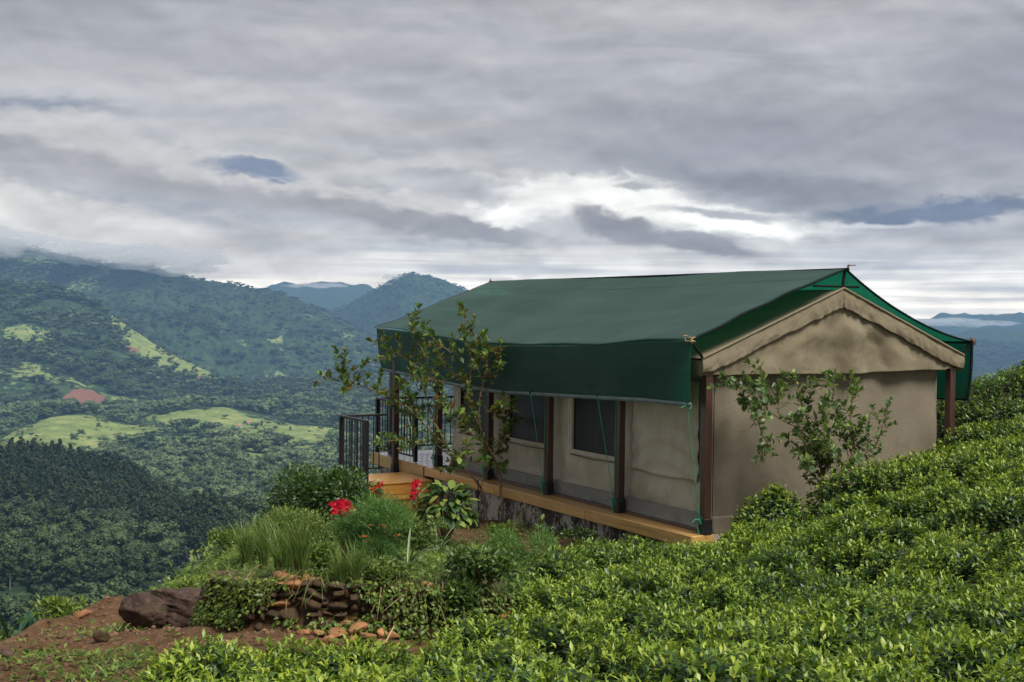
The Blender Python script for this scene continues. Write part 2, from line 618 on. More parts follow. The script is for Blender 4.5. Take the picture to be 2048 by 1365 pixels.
def net_mat():
    m, t, b, out = new_mat('green_shade_net')
    o = oc(t)
    n = t.noise(t.mapping(o, (3, .25, 3)), 2.2, 5, .6)
    n2 = t.noise(o, .8, 4, .6)
    c = t.mix(t.sstep(n.outputs[0], .3, .75), (.014, .049, .040), (.031, .076, .065))
    c = t.mix(t.math('MULTIPLY', t.sstep(n2.outputs[0], .45, .72), .55), c, (.055, .098, .086))
    n6 = t.noise(t.mapping(o, (9, .12, 9)), 3.0, 4, .6)
    c = t.mix(t.math('MULTIPLY', t.sstep(n6.outputs[0], .5, .66), .3), c, (.060, .105, .094))  # faint lengthwise stripes: sheen along the wrinkles painted into the colour
    n7 = t.noise(o, 5.5, 5, .65)
    c = t.mix(t.math('MULTIPLY', t.sstep(n7.outputs[0], .62, .75), .4), c, (.085, .115, .10))
    t.l.new(c, b.inputs['Base Color'])
    b.inputs['Roughness'].default_value = .66
    b.inputs['Specular IOR Level'].default_value = .3
    b.inputs['Sheen Weight'].default_value = .32
    b.inputs['Sheen Roughness'].default_value = .4
    b.inputs['Sheen Tint'].default_value = (.75, .85, .82, 1)
    wv = t.noise(o, 150, 2, .5)
    h = t.math('ADD', t.math('MULTIPLY', wv.outputs[0], .1), t.noise(t.mapping(o, (2, .6, 2)), 2.5, 4, .55).outputs[0])
    bump(t, b, h, .014, .8)
    tr = t.add('ShaderNodeBsdfTranslucent')
    tr.inputs[0].default_value = (.02, .31, .21, 1)
    mx = t.add('ShaderNodeMixShader')
    mx.inputs[0].default_value = .36
    t.l.new(b.outputs[0], mx.inputs[1])
    t.l.new(tr.outputs[0], mx.inputs[2])
    hole = t.add('ShaderNodeBsdfTransparent')          # an open weave: some light comes straight through
    hole.inputs[0].default_value = (.35, .9, .7, 1)
    mh = t.add('ShaderNodeMixShader')
    mh.inputs[0].default_value = .22
    t.l.new(mx.outputs[0], mh.inputs[1])
    t.l.new(hole.outputs[0], mh.inputs[2])
    t.l.new(mh.outputs[0], out.inputs[0])
    return m


M_['net'] = net_mat()


def plain(name, c, rough=.6, spec=.5, metal=0.0, nz=0.25, sc=6.0, bd=0.0):
    m, t, b, out = new_mat(name)
    o = oc(t)
    n = t.noise(o, sc, 5, .6)
    col = t.mix(t.sstep(n.outputs[0], .3, .7), tuple(v * (1 - nz) for v in c), tuple(min(1, v * (1 + nz)) for v in c))
    t.l.new(col, b.inputs['Base Color'])
    b.inputs['Roughness'].default_value = rough
    b.inputs['Specular IOR Level'].default_value = spec
    b.inputs['Metallic'].default_value = metal
    if bd:
        bump(t, b, t.noise(o, sc * 4, 4, .6).outputs[0], bd)
    return m


def wood(name, c0, c1, axis_scale, rough=.3, coat=.4, dirt=(.10, .055, .02), dk=.35):
    m, t, b, out = new_mat(name)
    o = oc(t)
    g = t.noise(t.mapping(o, axis_scale), 3.0, 7, .65, 1.2)
    g2 = t.noise(t.mapping(o, tuple(v * .4 for v in axis_scale)), 2.0, 3, .5)
    col = t.mix(t.sstep(g.outputs[0], .3, .72), c0, c1)
    col = t.mix(t.math('MULTIPLY', t.sstep(g2.outputs[0], .52, .8), dk), col, dirt)
    t.l.new(col, b.inputs['Base Color'])
    b.inputs['Roughness'].default_value = rough
    b.inputs['Coat Weight'].default_value = coat
    b.inputs['Coat Roughness'].default_value = .25
    bump(t, b, g.outputs[0], .003)
    return m


M_['plank'] = wood('varnished_plank', (.42, .225, .062), (.60, .36, .125), (12, .8, 12), dk=.65)
M_['board'] = wood('wet_board', (.36, .29, .23), (.50, .42, .35), (1, 10, 10), .12, .8, (.16, .12, .09))
M_['step'] = wood('step_board', (.43, .205, .04), (.58, .31, .075), (.8, 12, 12))
M_['post'] = wood('red_brown_post', (.042, .018, .012), (.075, .034, .022), (14, 14, .8), .35, .3, (.03, .014, .01))
M_['sleeve'] = plain('black_sleeve', (.012, .012, .012), .45, .5)
M_['metal'] = plain('dark_metal', (.011, .009, .009), .42, .45, 0.0)
M_['pole'] = plain('black_pole', (.010, .014, .013), .85, .08)
M_['rope'] = plain('green_rope', (.014, .27, .125), .7, .3)
M_['cord'] = plain('pale_cord', (.55, .52, .45), .7)
M_['hem'] = plain('grey_green_hem', (.095, .13, .122), .55)
def screen_mat():
    m, t, b, out = new_mat('window_mesh')
    n = t.noise(t.mapping(oc(t), (1, 4, .6)), 1.7, 4, .55)
    t.l.new(t.ramp(n.outputs[0], [(.45, (.010, .009, .010)), (.8, (.030, .028, .031))]), b.inputs['Base Color'])
    b.inputs['Roughness'].default_value = .45
    b.inputs['Specular IOR Level'].default_value = .4
    return m


M_['screen'] = screen_mat()
M_['bark'] = plain('bark', (.20, .13, .08), .85, .2, 0, .4, 12, .004)
M_['twig'] = plain('twig', (.15, .085, .05), .8, .2, 0, .4, 20)
M_['dry'] = plain('dry_stem', (.34, .25, .13), .85, .2, 0, .3, 9)
M_['pot'] = plain('black_plastic_bag', (.018, .015, .016), .35)
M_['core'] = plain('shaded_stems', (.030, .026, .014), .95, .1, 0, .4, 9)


def rock_mat(name, c0, c1, c2, sc=3.0, bd=.03, moss=0.0):
    m, t, b, out = new_mat(name)
    o = oc(t)
    n = t.noise(o, sc, 8, .65, .6)
    n2 = t.noise(o, sc * 4.5, 6, .65)
    col = t.mix(t.sstep(n.outputs[0], .35, .66), c0, c1)
    col = t.mix(t.math('MULTIPLY', t.sstep(n2.outputs[0], .5, .72), .6), col, c2)
    if moss:
        n3 = t.noise(o, sc * 1.7, 5, .6)
        col = t.mix(t.math('MULTIPLY', t.sstep(n3.outputs[0], .52, .66), moss), col, (.05, .075, .02))
    oi = t.add('ShaderNodeObjectInfo')
    hs = t.add('ShaderNodeHueSaturation')
    t.l.new(t.math('ADD', t.math('MULTIPLY', oi.outputs['Random'], .5), .75), hs.inputs['Value'])
    t.l.new(col, hs.inputs['Color'])
    t.l.new(hs.outputs[0], b.inputs['Base Color'])
    b.inputs['Roughness'].default_value = .85
    b.inputs['Specular IOR Level'].default_value = .3
    bump(t, b, t.math('ADD', n.outputs[0], t.math('MULTIPLY', n2.outputs[0], .5)), bd)
    return m


M_['rock'] = rock_mat('dark_rock', (.035, .020, .015), (.105, .06, .042), (.16, .11, .085), 4, .03, .25)
M_['laterite'] = rock_mat('orange_stone', (.26, .12, .05), (.38, .19, .085), (.17, .085, .045), 9, .012)
M_['clod'] = rock_mat('soil_clod', (.11, .058, .033), (.19, .105, .06), (.30, .19, .12), 3, .004)
M_['wallstone'] = rock_mat('earthy_stone', (.046, .028, .015), (.125, .072, .038), (.22, .13, .07), 12, .02, .55)


def plinth_mat():
    m, t, b, out = new_mat('stained_whitewash')
    o = oc(t)
    n = t.noise(t.mapping(o, (1, 1, .5)), 3.0, 8, .7, .8)
    n2 = t.noise(o, 14, 6, .6)
    f = t.sstep(t.math('ADD', n.outputs[0], t.math('MULTIPLY', t.math('SUBTRACT', n2.outputs[0], .5), .4)), .44, .58)
    col = t.mix(f, (.035, .026, .02), (.39, .36, .32))
    t.l.new(col, b.inputs['Base Color'])
    b.inputs['Roughness'].default_value = .85
    bump(t, b, t.math('ADD', n.outputs[0], n2.outputs[0]), .02)
    return m


M_['plinth'] = plinth_mat()


def ground_mat():
    m, t, b, out = new_mat('red_brown_soil')
    o = oc(t)
    n = t.noise(o, .9, 7, .62, .4)
    n2 = t.noise(o, 7, 8, .7)
    n3 = t.noise(o, 38, 4, .65)
    col = t.ramp(n2.outputs[0], [(.25, (.072, .036, .016)), (.5, (.155, .083, .040)), (.75, (.26, .155, .085))])
    col = t.mix(t.math('MULTIPLY', t.sstep(n.outputs[0], .5, .68), .5), col, (.07, .045, .028))
    col = t.mix(t.math('MULTIPLY', t.sstep(n3.outputs[0], .58, .75), .5), col, (.33, .23, .16))
    g = t.add('ShaderNodeAttribute', attribute_name='tone').outputs['Fac']
    gm = t.sstep(t.math('ADD', g, t.math('MULTIPLY', t.math('SUBTRACT', n2.outputs[0], .5), .8)), .45, .62)
    col = t.mix(t.math('MULTIPLY', gm, .85), col, t.mix(n3.outputs[0], (.035, .055, .015), (.085, .11, .03)))
    t.l.new(col, b.inputs['Base Color'])
    b.inputs['Roughness'].default_value = .9
    b.inputs['Specular IOR Level'].default_value = .2
    bump(t, b, t.math('ADD', n2.outputs[0], t.math('MULTIPLY', n3.outputs[0], .5)), .09)
    return m


M_['soil'] = ground_mat()

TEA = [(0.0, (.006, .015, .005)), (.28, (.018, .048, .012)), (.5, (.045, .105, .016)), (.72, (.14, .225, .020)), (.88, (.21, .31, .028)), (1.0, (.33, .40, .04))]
M_['tea'] = leaf_mat('tea_leaf', TEA, .43, .30, (.22, .34, .02))
M_['hedge'] = leaf_mat('hedge_leaf', [(0, (.010, .026, .008)), (.5, (.030, .072, .016)), (.8, (.07, .13, .025)), (1, (.15, .22, .04))], .4, .25)
M_['feather'] = leaf_mat('feathery_leaf', [(0, (.018, .06, .012)), (.5, (.05, .145, .025)), (1, (.13, .24, .04))], .55, .35)
M_['weed'] = leaf_mat('weed_leaf', [(0, (.03, .06, .012)), (.5, (.085, .15, .025)), (.85, (.19, .25, .045)), (1, (.28, .30, .09))], .55, .35)
M_['grass'] = leaf_mat('grass_blade', [(0, (.30, .22, .10)), (.22, (.16, .15, .05)), (.5, (.06, .12, .02)), (.8, (.11, .19, .035)), (1, (.22, .26, .07))], .5, .3)
M_['creeper'] = leaf_mat('creeper_leaf', [(0, (.03, .06, .01)), (.5, (.10, .17, .022)), (1, (.24, .29, .04))], .5, .35)
M_['strap'] = leaf_mat('strap_leaf', [(0, (.05, .10, .04)), (.5, (.11, .18, .08)), (1, (.24, .30, .16))], .4, .25)
TREE_STOPS = [(0, (.10, .045, .014)), (.14, (.13, .075, .02)), (.26, (.035, .06, .015)), (.6, (.05, .095, .02)), (.85, (.11, .18, .03)), (1, (.20, .28, .05))]
SHRUB_STOPS = [(0, (.045, .085, .03)), (.5, (.09, .155, .048)), (.78, (.14, .20, .06)), (1, (.30, .38, .10))]
M_['treeleaf'] = leaf_mat('tree_leaf', TREE_STOPS, .52, .32, src='obj', spec=.3)
M_['shrubleaf'] = leaf_mat('shrub_leaf', SHRUB_STOPS, .42, .32, src='obj')
M_['red'] = leaf_mat('red_bract', [(0, (.17, .002, .008)), (.6, (.32, .004, .016)), (1, (.42, .008, .028))], .8, .15, (.32, .004, .016), src='obj', spec=.08)
M_['orange'] = plain('orange_petal', (.62, .10, .02), .6)
M_['purple'] = plain('purple_petal', (.22, .06, .42), .6)


def varieg_mat():
    m, t, b, out = new_mat('variegated_leaf')
    o = oc(t)
    a = t.add('ShaderNodeObjectInfo').outputs['Random']
    n = t.noise(t.mapping(o, (3, 1, 3)), 14, 5, .6)
    f = t.sstep(t.math('ADD', n.outputs[0], t.math('MULTIPLY', a, .35)), .64, .82)
    g = t.ramp(a, [(0, (.028, .065, .02)), (.6, (.06, .13, .03)), (1, (.13, .22, .04))])
    c = t.mix(t.math('MULTIPLY', f, .9), g, (.21, .26, .05))
    t.l.new(c, b.inputs['Base Color'])
    b.inputs['Roughness'].default_value = .55
    b.inputs['Specular IOR Level'].default_value = .2
    tr = t.add('ShaderNodeBsdfTranslucent')
    t.l.new(c, tr.inputs[0])
    mx = t.add('ShaderNodeMixShader')
    mx.inputs[0].default_value = .25
    t.l.new(b.outputs[0], mx.inputs[1])
    t.l.new(tr.outputs[0], mx.inputs[2])
    t.l.new(mx.outputs[0], out.inputs[0])
    return m


M_['varieg'] = varieg_mat()


def far_leaf(name, lo, hi):
    m, t, b, out = new_mat(name)
    oi = t.add('ShaderNodeObjectInfo')
    geo = t.add('ShaderNodeNewGeometry')
    reg = t.noise(oi.outputs['Location'], .009, 4, .6)  # broad patches: mixed growth, with cloud shadow painted into the leaf tone
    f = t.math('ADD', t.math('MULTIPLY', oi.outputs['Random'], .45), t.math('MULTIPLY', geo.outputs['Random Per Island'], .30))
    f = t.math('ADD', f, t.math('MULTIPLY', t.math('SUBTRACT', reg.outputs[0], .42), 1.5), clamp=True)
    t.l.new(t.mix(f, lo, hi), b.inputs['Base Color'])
    b.inputs['Roughness'].default_value = .6
    b.inputs['Specular IOR Level'].default_value = .25
    return m


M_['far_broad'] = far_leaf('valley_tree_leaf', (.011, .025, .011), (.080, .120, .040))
M_['far_scrub'] = far_leaf('hill_tree_leaf', (.026, .052, .022), (.15, .20, .075))  # lightened leaf: the valley's brighter light is partly painted into it
M_['far_pine'] = far_leaf('pine_needle', (.010, .022, .009), (.040, .064, .020))  # needles darkened, partly to paint in the cloud shade on this hill
M_['far_trunk'] = plain('far_trunk', (.20, .16, .12), .9, .1)


def hill_mat():
    m, t, b, out = new_mat('hill_cover')
    cov = t.add('ShaderNodeAttribute', attribute_name='tone').outputs['Fac']
    red = t.add('ShaderNodeAttribute', attribute_name='earth').outputs['Fac']
    p = t.add('ShaderNodeNewGeometry').outputs['Position']
    n = t.noise(p, .010, 7, .62, .5)
    n2 = t.noise(p, .055, 6, .65)
    n3 = t.noise(t.mapping(p, (1, 1, 5)), .022, 5, .6)
    forest = t.ramp(n2.outputs[0], [(.3, (.010, .022, .011)), (.5, (.026, .050, .021)), (.72, (.068, .10, .038))])
    forest = t.mix(t.math('MULTIPLY', t.sstep(n.outputs[0], .5, .7), .5), forest, (.075, .115, .04))  # wide paler patches: mixed cover plus cloud light and shadow painted in
    gr = t.ramp(n3.outputs[0], [(.3, (.105, .155, .045)), (.5, (.19, .24, .075)), (.7, (.31, .325, .12))])
    gr = t.mix(t.math('MULTIPLY', t.sstep(n2.outputs[0], .56, .7), .55), gr, (.07, .11, .035))
    f = t.sstep(t.math('ADD', cov, t.math('MULTIPLY', t.math('SUBTRACT', n2.outputs[0], .5), 1.5)), .44, .58)
    col = t.mix(f, forest, gr)
    col = t.mix(t.sstep(t.math('ADD', red, t.math('MULTIPLY', t.math('SUBTRACT', n2.outputs[0], .5), .6)), .42, .56), col, (.21, .10, .068))
    t.l.new(col, b.inputs['Base Color'])
    b.inputs['Roughness'].default_value = .95
    b.inputs['Specular IOR Level'].default_value = .1
    bump(t, b, t.math('MULTIPLY', n2.outputs[0], 1.0), 9.0, .9)
    return m


M_['hill'] = hill_mat()

# ================================================================== near ground
TA = R_(29.904)                     # heading of the tent
TO = np.array([2.55, 15.899, 0.0])
UX = np.array([math.cos(TA), math.sin(TA), 0])
VX = np.array([-math.sin(TA), math.cos(TA), 0])


def tent_uv(x, y):
    dx, dy = x - TO[0], y - TO[1]
    return dx * UX[0] + dy * UX[1], dx * VX[0] + dy * VX[1]


def tw(u, v, w):
    return TO + UX * u + VX * v + np.array([0, 0, w])


G_TPS = TPS([
    (-1.7, 9.6, .36), (-.5, 10, .27), (0.3, 10, .2), (-3, 13, .02), (-1.5, 13, .08), (0, 13, .02), (1.5, 13, -.2),
    (-3.2, 17, -.45), (-1.5, 17, -.40), (0, 17, -.40), (1.5, 17, -.42), (-2.6, 22, -.85), (-1.2, 20, -.66), (-1, 24, -.9),
    (2.6, 15, -.42), (3, 13, -.3), (4, 10, -.1), (0, 6, .35), (-1.8, 6.3, .35), (2.4, 5.8, .45), (0, 0, 1.0), (5, 0, 1.3), (-5, 0, .7),
    (2.3, 5.5, .5), (4.2, 10, .25), (4.8, 11.5, .4), (5.7, 13.5, .72), (6.7, 16, .8), (8, 19, 1.25), (11, 20, 1.9), (12, 12, 1.6), (8, 8, 1.2),
    (-3.1, 7.5, .52), (-3.0, 8.5, .34), (-4.5, 10.4, -.04), (-4.3, 11.8, -.16), (-3.4, 11.8, -.12), (-2.9, 9.5, .18), (-6, 8.2, .25), (-7, 6, .5),
    (6, 25, .2), (10, 27, .8), (2, 28, -.7), (-3, 27, -1.2), (0, 8.3, .22), (-1.2, 8.4, .33), (16, 22, 2.2), (16, 5, 1.8)], 2e-3)

WALL = [(-2.66, 11.3), (-2.58, 10.6), (-2.44, 10.0), (-2.05, 9.62), (-1.55, 9.46), (-1.1, 9.52), (-.62, 9.50), (-.2, 9.66), (.12, 9.85)]
TERR = WALL + [(.9, 10.6), (1.4, 14), (-2.8, 15)]
PLATEAU = [(-12, 3), (-9, 5.2), (-6.6, 8.0), (-5.1, 9.9), (-4.55, 10.9), (-4.1, 12.2), (-3.35, 12.7), (-3.05, 12.7), (-3.2, 14), (-3.7, 16.5), (-4.1, 19), (-4.5, 23),
           (-4.2, 26), (-1, 30), (8, 34), (22, 34), (30, 20), (30, -12), (-12, -12)]


def ground_z(x, y):
    x, y = np.broadcast_arrays(np.asarray(x, float), np.asarray(y, float))
    z = G_TPS(np.clip(x, -8, 17), np.clip(y, -2, 29))
    s = poly_sd(x, y, TERR)
    bumpz = .36 * smooth(s, -.05, .09) * (1 - smooth(y, 10.3, 13.8)) * (1 - smooth(x, -.35, .55))
    z = z + bumpz
    d = poly_sd(x, y, PLATEAU)
    out = np.maximum(0, -d)
    z = z - out * .62 - .25 * (np.sqrt(out * out + .16) - .4)
    u, v = tent_uv(x, y)
    inn = smooth(np.minimum(np.minimum(u + .35, 5.0 - u), np.minimum(v + .2, 11 - v)), -.15, .15)
    z = z * (1 - inn) + np.minimum(z, -.5) * inn
    rough = .030 * fbm(x * 1.7, y * 1.7, 3, 5) + .02 * fbm(x * 7, y * 7, 3, 9)
    dirt = smooth(-x, 1.8, 2.7) * (1 - smooth(y, 12.2, 13.2))
    z = z + rough + dirt * (.14 * fbm(x * 1.3 + 3, y * 1.3, 4, 31) + .075 * np.abs(fbm(x * 4, y * 4, 3, 33)))
    return z


def gp(px, py, lo=5.0, hi=40.0):
    """where the line of sight through a pixel meets the near ground"""
    Y = np.linspace(lo, hi, 700)
    P = pt(np.full(700, px), np.full(700, py), Y)
    dz = P[:, 2] - ground_z(P[:, 0], P[:, 1])
    i = np.argmax(dz < 0)
    if dz[i] >= 0:
        i = 699
    if i == 0:
        return P[0]
    f = dz[i - 1] / (dz[i - 1] - dz[i] + 1e-9)
    p = P[i - 1] + (P[i] - P[i - 1]) * f
    p[2] = ground_z(p[0], p[1])
    return p


def build_ground():
    def axis(a, b, fine, lo, hi, coarse):
        s = [a]
        while s[-1] < b:
            st = fine if lo <= s[-1] <= hi else min(coarse, fine + .10 * (lo - s[-1] if s[-1] < lo else s[-1] - hi))
            s.append(s[-1] + max(st, fine))
        return np.array(s)
    xs = np.concatenate([-axis(4.6, 60, .09, 0, 4.7, 3)[::-1], axis(-4.5, 60, .07, -4.6, 3.2, 3)])
    ys = axis(-20, 75, .09, 5, 20, 3)
    X, Y = np.meshgrid(xs, ys)
    Z = ground_z(X, Y)
    nx, ny = len(xs), len(ys)
    i = np.arange(nx * ny).reshape(ny, nx)
    F = np.stack([i[:-1, :-1], i[:-1, 1:], i[1:, 1:], i[1:, :-1]], -1).reshape(-1, 4)
    # how much moss and low grass grows: little on the dirt bank and in front of the plinth
    dirt = smooth(-X, 1.9, 2.6) * (1 - smooth(Y, 12.0, 13.2))
    dirt = np.maximum(dirt, smooth(-X, -.3, .3) * smooth(-poly_sd(X, Y, TERR), -.12, .02) * (1 - smooth(Y, 9.8, 10.4)))
    u, v = tent_uv(X, Y)
    apron = smooth(u, -2.6, -1.6) * smooth(v, 1.2, 2.2) * (1 - smooth(v, 6.6, 7.3))
    tone = .75 - .62 * dirt - .65 * apron + .3 * fbm(X * .9, Y * .9, 3, 77)
    me = make_mesh('ground', np.stack([X, Y, Z], -1).reshape(-1, 3), F, [M_['soil']], tone=tone.ravel(), smooth_sh=True)
    tag(link('ground', me), kind='structure')


build_ground()

# ================================================================== valley, hills and mountains
RIDGES = {}


def ridge(name, pts, sf, sb, w):
    P = np.array(pts, float)
    q = pt(P[:, 0], P[:, 1], P[:, 2])
    RIDGES[name] = (np.arctan2(q[:, 0], q[:, 1]), np.hypot(q[:, 0], q[:, 1]), q[:, 2], sf, sb, w)


ridge('pine', [(-900, 960, 760), (-300, 915, 860), (0, 922, 840), (100, 930, 830), (200, 955, 810), (270, 978, 780), (330, 1018, 740), (380, 1062, 700), (460, 1140, 640), (600, 1290, 560), (900, 1420, 520)], .09, .26, 40)
ridge('dome_a', [(-500, 930, 1650), (-60, 900, 1700), (0, 868, 1760), (50, 838, 1800), (100, 817, 1840), (150, 815, 1860), (205, 826, 1860), (260, 845, 1840), (320, 868, 1800), (380, 885, 1760), (470, 930, 1700)], .13, .20, 110)
ridge('dome_b', [(180, 930, 1850), (270, 856, 1950), (310, 828, 2000), (360, 816, 2040), (450, 816, 2060), (510, 830, 2060), (560, 850, 2000), (630, 884, 1900), (700, 925, 1800), (800, 960, 1750)], .12, .20, 110)
ridge('knoll', [(350, 990, 1300), (430, 930, 1380), (490, 905, 1420), (560, 915, 1420), (620, 940, 1400), (700, 985, 1350)], .10, .15, 90)
ridge('spur', [(-700, 600, 3300), (-200, 570, 3300), (0, 567, 3250), (100, 578, 3200), (180, 612, 3100), (230, 634, 3050), (300, 680, 2950), (360, 716, 2880), (420, 745, 2800), (455, 762, 2750), (540, 810, 2600), (640, 860, 2450)], .23, .30, 80)
ridge('main', [(-900, 470, 4900), (-200, 455, 4900), (0, 478, 4900), (120, 508, 4850), (220, 522, 4800), (300, 527, 4780), (345, 541, 4750), (400, 556, 4720), (450, 566, 4700), (500, 572, 4700), (560, 580, 4650), (640, 612, 4550), (720, 655, 4450), (800, 700, 4400), (900, 740, 4400)], .20, .3, 60)
ridge('peak', [(480, 690, 6000), (560, 650, 6200), (640, 622, 6200), (700, 602, 6150), (740, 578, 6100), (770, 562, 6050), (800, 547, 6000), (822, 541, 6000), (845, 545, 6000), (880, 557, 6000), (930, 578, 6000), (1000, 603, 6000), (1150, 650, 6000), (1400, 700, 6000)], .25, .3, 30)
ridge('far_left', [(300, 600, 8600), (480, 588, 8600), (560, 573, 8600), (620, 569, 8600), (680, 569, 8600), (735, 575, 8600), (800, 596, 8600), (1000, 620, 8600)], .2, .3, 60)
ridge('far_right', [(1100, 668, 10400), (1500, 660, 10400), (1800, 648, 10400), (1860, 640, 10400), (1905, 632, 10400), (1960, 627, 10400), (2000, 629, 10400), (2050, 627, 10400), (2120, 630, 10400), (2500, 650, 10400)], .2, .3, 60)
ridge('blue_right', [(1300, 720, 5600), (1700, 690, 5700), (1850, 668, 5900), (1950, 662, 6000), (2048, 660, 6000), (2200, 668, 6000), (2600, 690, 5700)], .14, .3, 120)


def base_floor(az, r):
    # the slope of our own hill runs out into the valley
    z = -20 - .62 * (np.minimum(r, 190) - 50)
    z = np.where(r > 190, -107 - .006 * (np.minimum(r, 900) - 190), z)
    z = np.where(r > 600, np.minimum(z, -108 - 54 * smooth(r, 620, 900)), z)
    z = z - 14 * smooth(r, 1100, 1700)
    return z


def terrain_z(az, r, detail=True):
    zs = [base_floor(az, r)]
    for nm, (a, rc, zc, sf, sb, w) in RIDGES.items():
        R0, Z0 = np.interp(az, a, rc), np.interp(az, a, zc)
        dr = r - R0
        fall = np.where(dr < 0, sf, sb) * (np.sqrt(dr * dr + w * w) - w)
        zs.append(Z0 - fall)
    zs = np.stack(zs)
    k = 7.0
    mx = zs.max(0)
    z = mx + k * np.log(np.exp((zs - mx) / k).sum(0)) - k * .3
    x, y = r * np.sin(az), r * np.cos(az)
    A = np.clip((r - 900) / 2200, 0.04, 1.0)
    rd = (.5 - np.abs(fbm(x / 700, y / 700, 4, 3)) * 2.0) * 130 - 40
    edge = np.ones_like(r)
    for nm in ('main', 'peak', 'spur'):
        a, rc = RIDGES[nm][0], RIDGES[nm][1]
        edge = np.minimum(edge, .12 + .88 * smooth(np.abs(np.interp(az, a, rc) - r), 60, 700))
    A = A * edge
    z = z + A * (rd * smooth(r, 1700, 4200) * .9 + 22 * fbm(x / 260, y / 260, 4, 8))
    if detail:
        z = z + np.clip(r / 3000, .2, 1.6) * 4.5 * fbm(x / 45, y / 45, 3, 14)
    return z


def pix_of(x, y, z):
    d = np.stack([x, y, z - CZ], -1)
    f = d @ _F
    return 1024 + FPX * (d @ _R) / f, 682.5 - FPX * (d @ _U) / f


def land_cover(az, r):
    """grass fields 0..1 and bare red earth 0..1, by where they lie on the hills"""
    x, y = r * np.sin(az), r * np.cos(az)
    PX = 1024 + FPX * np.tan(az)
    nz = fbm(x / 140, y / 140, 4, 21)
    nz2 = fbm(x / 320, y / 320, 3, 41)
    g = np.zeros_like(r)

    def field(cx, wx, r0, wr, amp=1.0):
        nonlocal g
        d = np.sqrt(((PX - cx) / wx) ** 2 + ((r - r0) / wr) ** 2) / 1.22
        g = np.maximum(g, amp * (1 - smooth(d + nz * .8 + fbm(x / 40, y / 40, 3, 27) * .5, .5, 1.15)) * (.72 + .28 * smooth(fbm(x / 60, y / 60, 3, 23), -.15, .1)))
    field(175, 250, 1790, 260)
    field(60, 110, 1720, 130)
    field(330, 120, 1730, 60, .9)
    field(405, 165, 1960, 190)
    field(545, 120, 1930, 100, .95)
    field(600, 80, 1830, 90, .85)
    field(480, 110, 1800, 50, .7)
    field(500, 90, 1410, 80, .85)
    field(560, 80, 1560, 70, .75)
    field(400, 40, 1600, 40, .6)
    # strip under the crest of the spur
    a, rc = RIDGES['spur'][0], RIDGES['spur'][1]
    dr = np.interp(az, a, rc) - r
    wdt = 60 + 240 * smooth(PX, 205, 260) * (1 - smooth(PX, 280, 440))
    g = np.maximum(g, smooth(PX, 205, 228) * (1 - smooth(PX, 420, 470)) * (1 - smooth(dr + nz * 90, wdt * .7, wdt)) * (dr > -60))
    field(62, 62, 2930, 130, .72)
    field(290, 60, 2500, 60, .6)
    field(600, 60, 2250, 45, .7)
    field(520, 45, 3900, 90, .55)
    field(690, 50, 1500, 40, .7)
    field(30, 90, 2640, 60, .62)
    field(130, 90, 2560, 40, .5)
    # thin pale clearings spread over the far slopes
    sc = smooth(nz2 + .45 * nz, .16, .36) * .46 * smooth(r, 2000, 2600)
    g = np.maximum(g, sc * (1 - .5 * smooth(r, 4500, 6500)))
    red = np.zeros_like(r)
    for cx, wx, r0, wr in ((178, 52, 2390, 150), (146, 24, 2240, 25), (262, 16, 2900, 22), (412, 22, 2790, 20), (585, 14, 2700, 16)):
        d = np.sqrt(((PX - cx) / wx) ** 2 + ((r - r0) / wr) ** 2)
        red = np.maximum(red, 1 - smooth(d + nz * .6, .7, 1.0))
    return g, red


def az_axis():
    lim = math.atan(1160 / FPX)
    mid = np.linspace(-lim, lim, 430)
    s = [lim]
    while s[-1] < R_(62):
        s.append(s[-1] + max(.002, .12 * (s[-1] - lim)))
    s = np.array(s[1:])
    return np.concatenate([-s[::-1], mid, s])


AZ = az_axis()
RAD = np.exp(np.linspace(math.log(52), math.log(12400), 520))


def build_terrain():
    A, Rr = np.meshgrid(AZ, RAD)
    Z = terrain_z(A, Rr)
    X, Y = Rr * np.sin(A), Rr * np.cos(A)
    g, red = land_cover(A, Rr)
    na = len(AZ)
    cuts = [0, int(np.searchsorted(RAD, 1230)), int(np.searchsorted(RAD, 3500)), len(RAD) - 1]
    for nm, i0, i1 in (('valley', cuts[0], cuts[1]), ('hills', cuts[1], cuts[2]), ('mountains', cuts[2], cuts[3])):
        sl = slice(i0, i1 + 1)
        V = np.stack([X[sl], Y[sl], Z[sl]], -1).reshape(-1, 3)
        n = i1 - i0 + 1
        i = np.arange(n * na).reshape(n, na)
        F = np.stack([i[:-1, :-1], i[:-1, 1:], i[1:, 1:], i[1:, :-1]], -1).reshape(-1, 4)
        me = make_mesh(nm, V, F, [M_['hill']], tone=g[sl].ravel(), smooth_sh=True)
        at = me.attributes.new('earth', 'FLOAT', 'POINT')
        at.data.foreach_set('value', red[sl].ravel().astype(np.float32))
        tag(link(nm, me), kind='structure')


build_terrain()


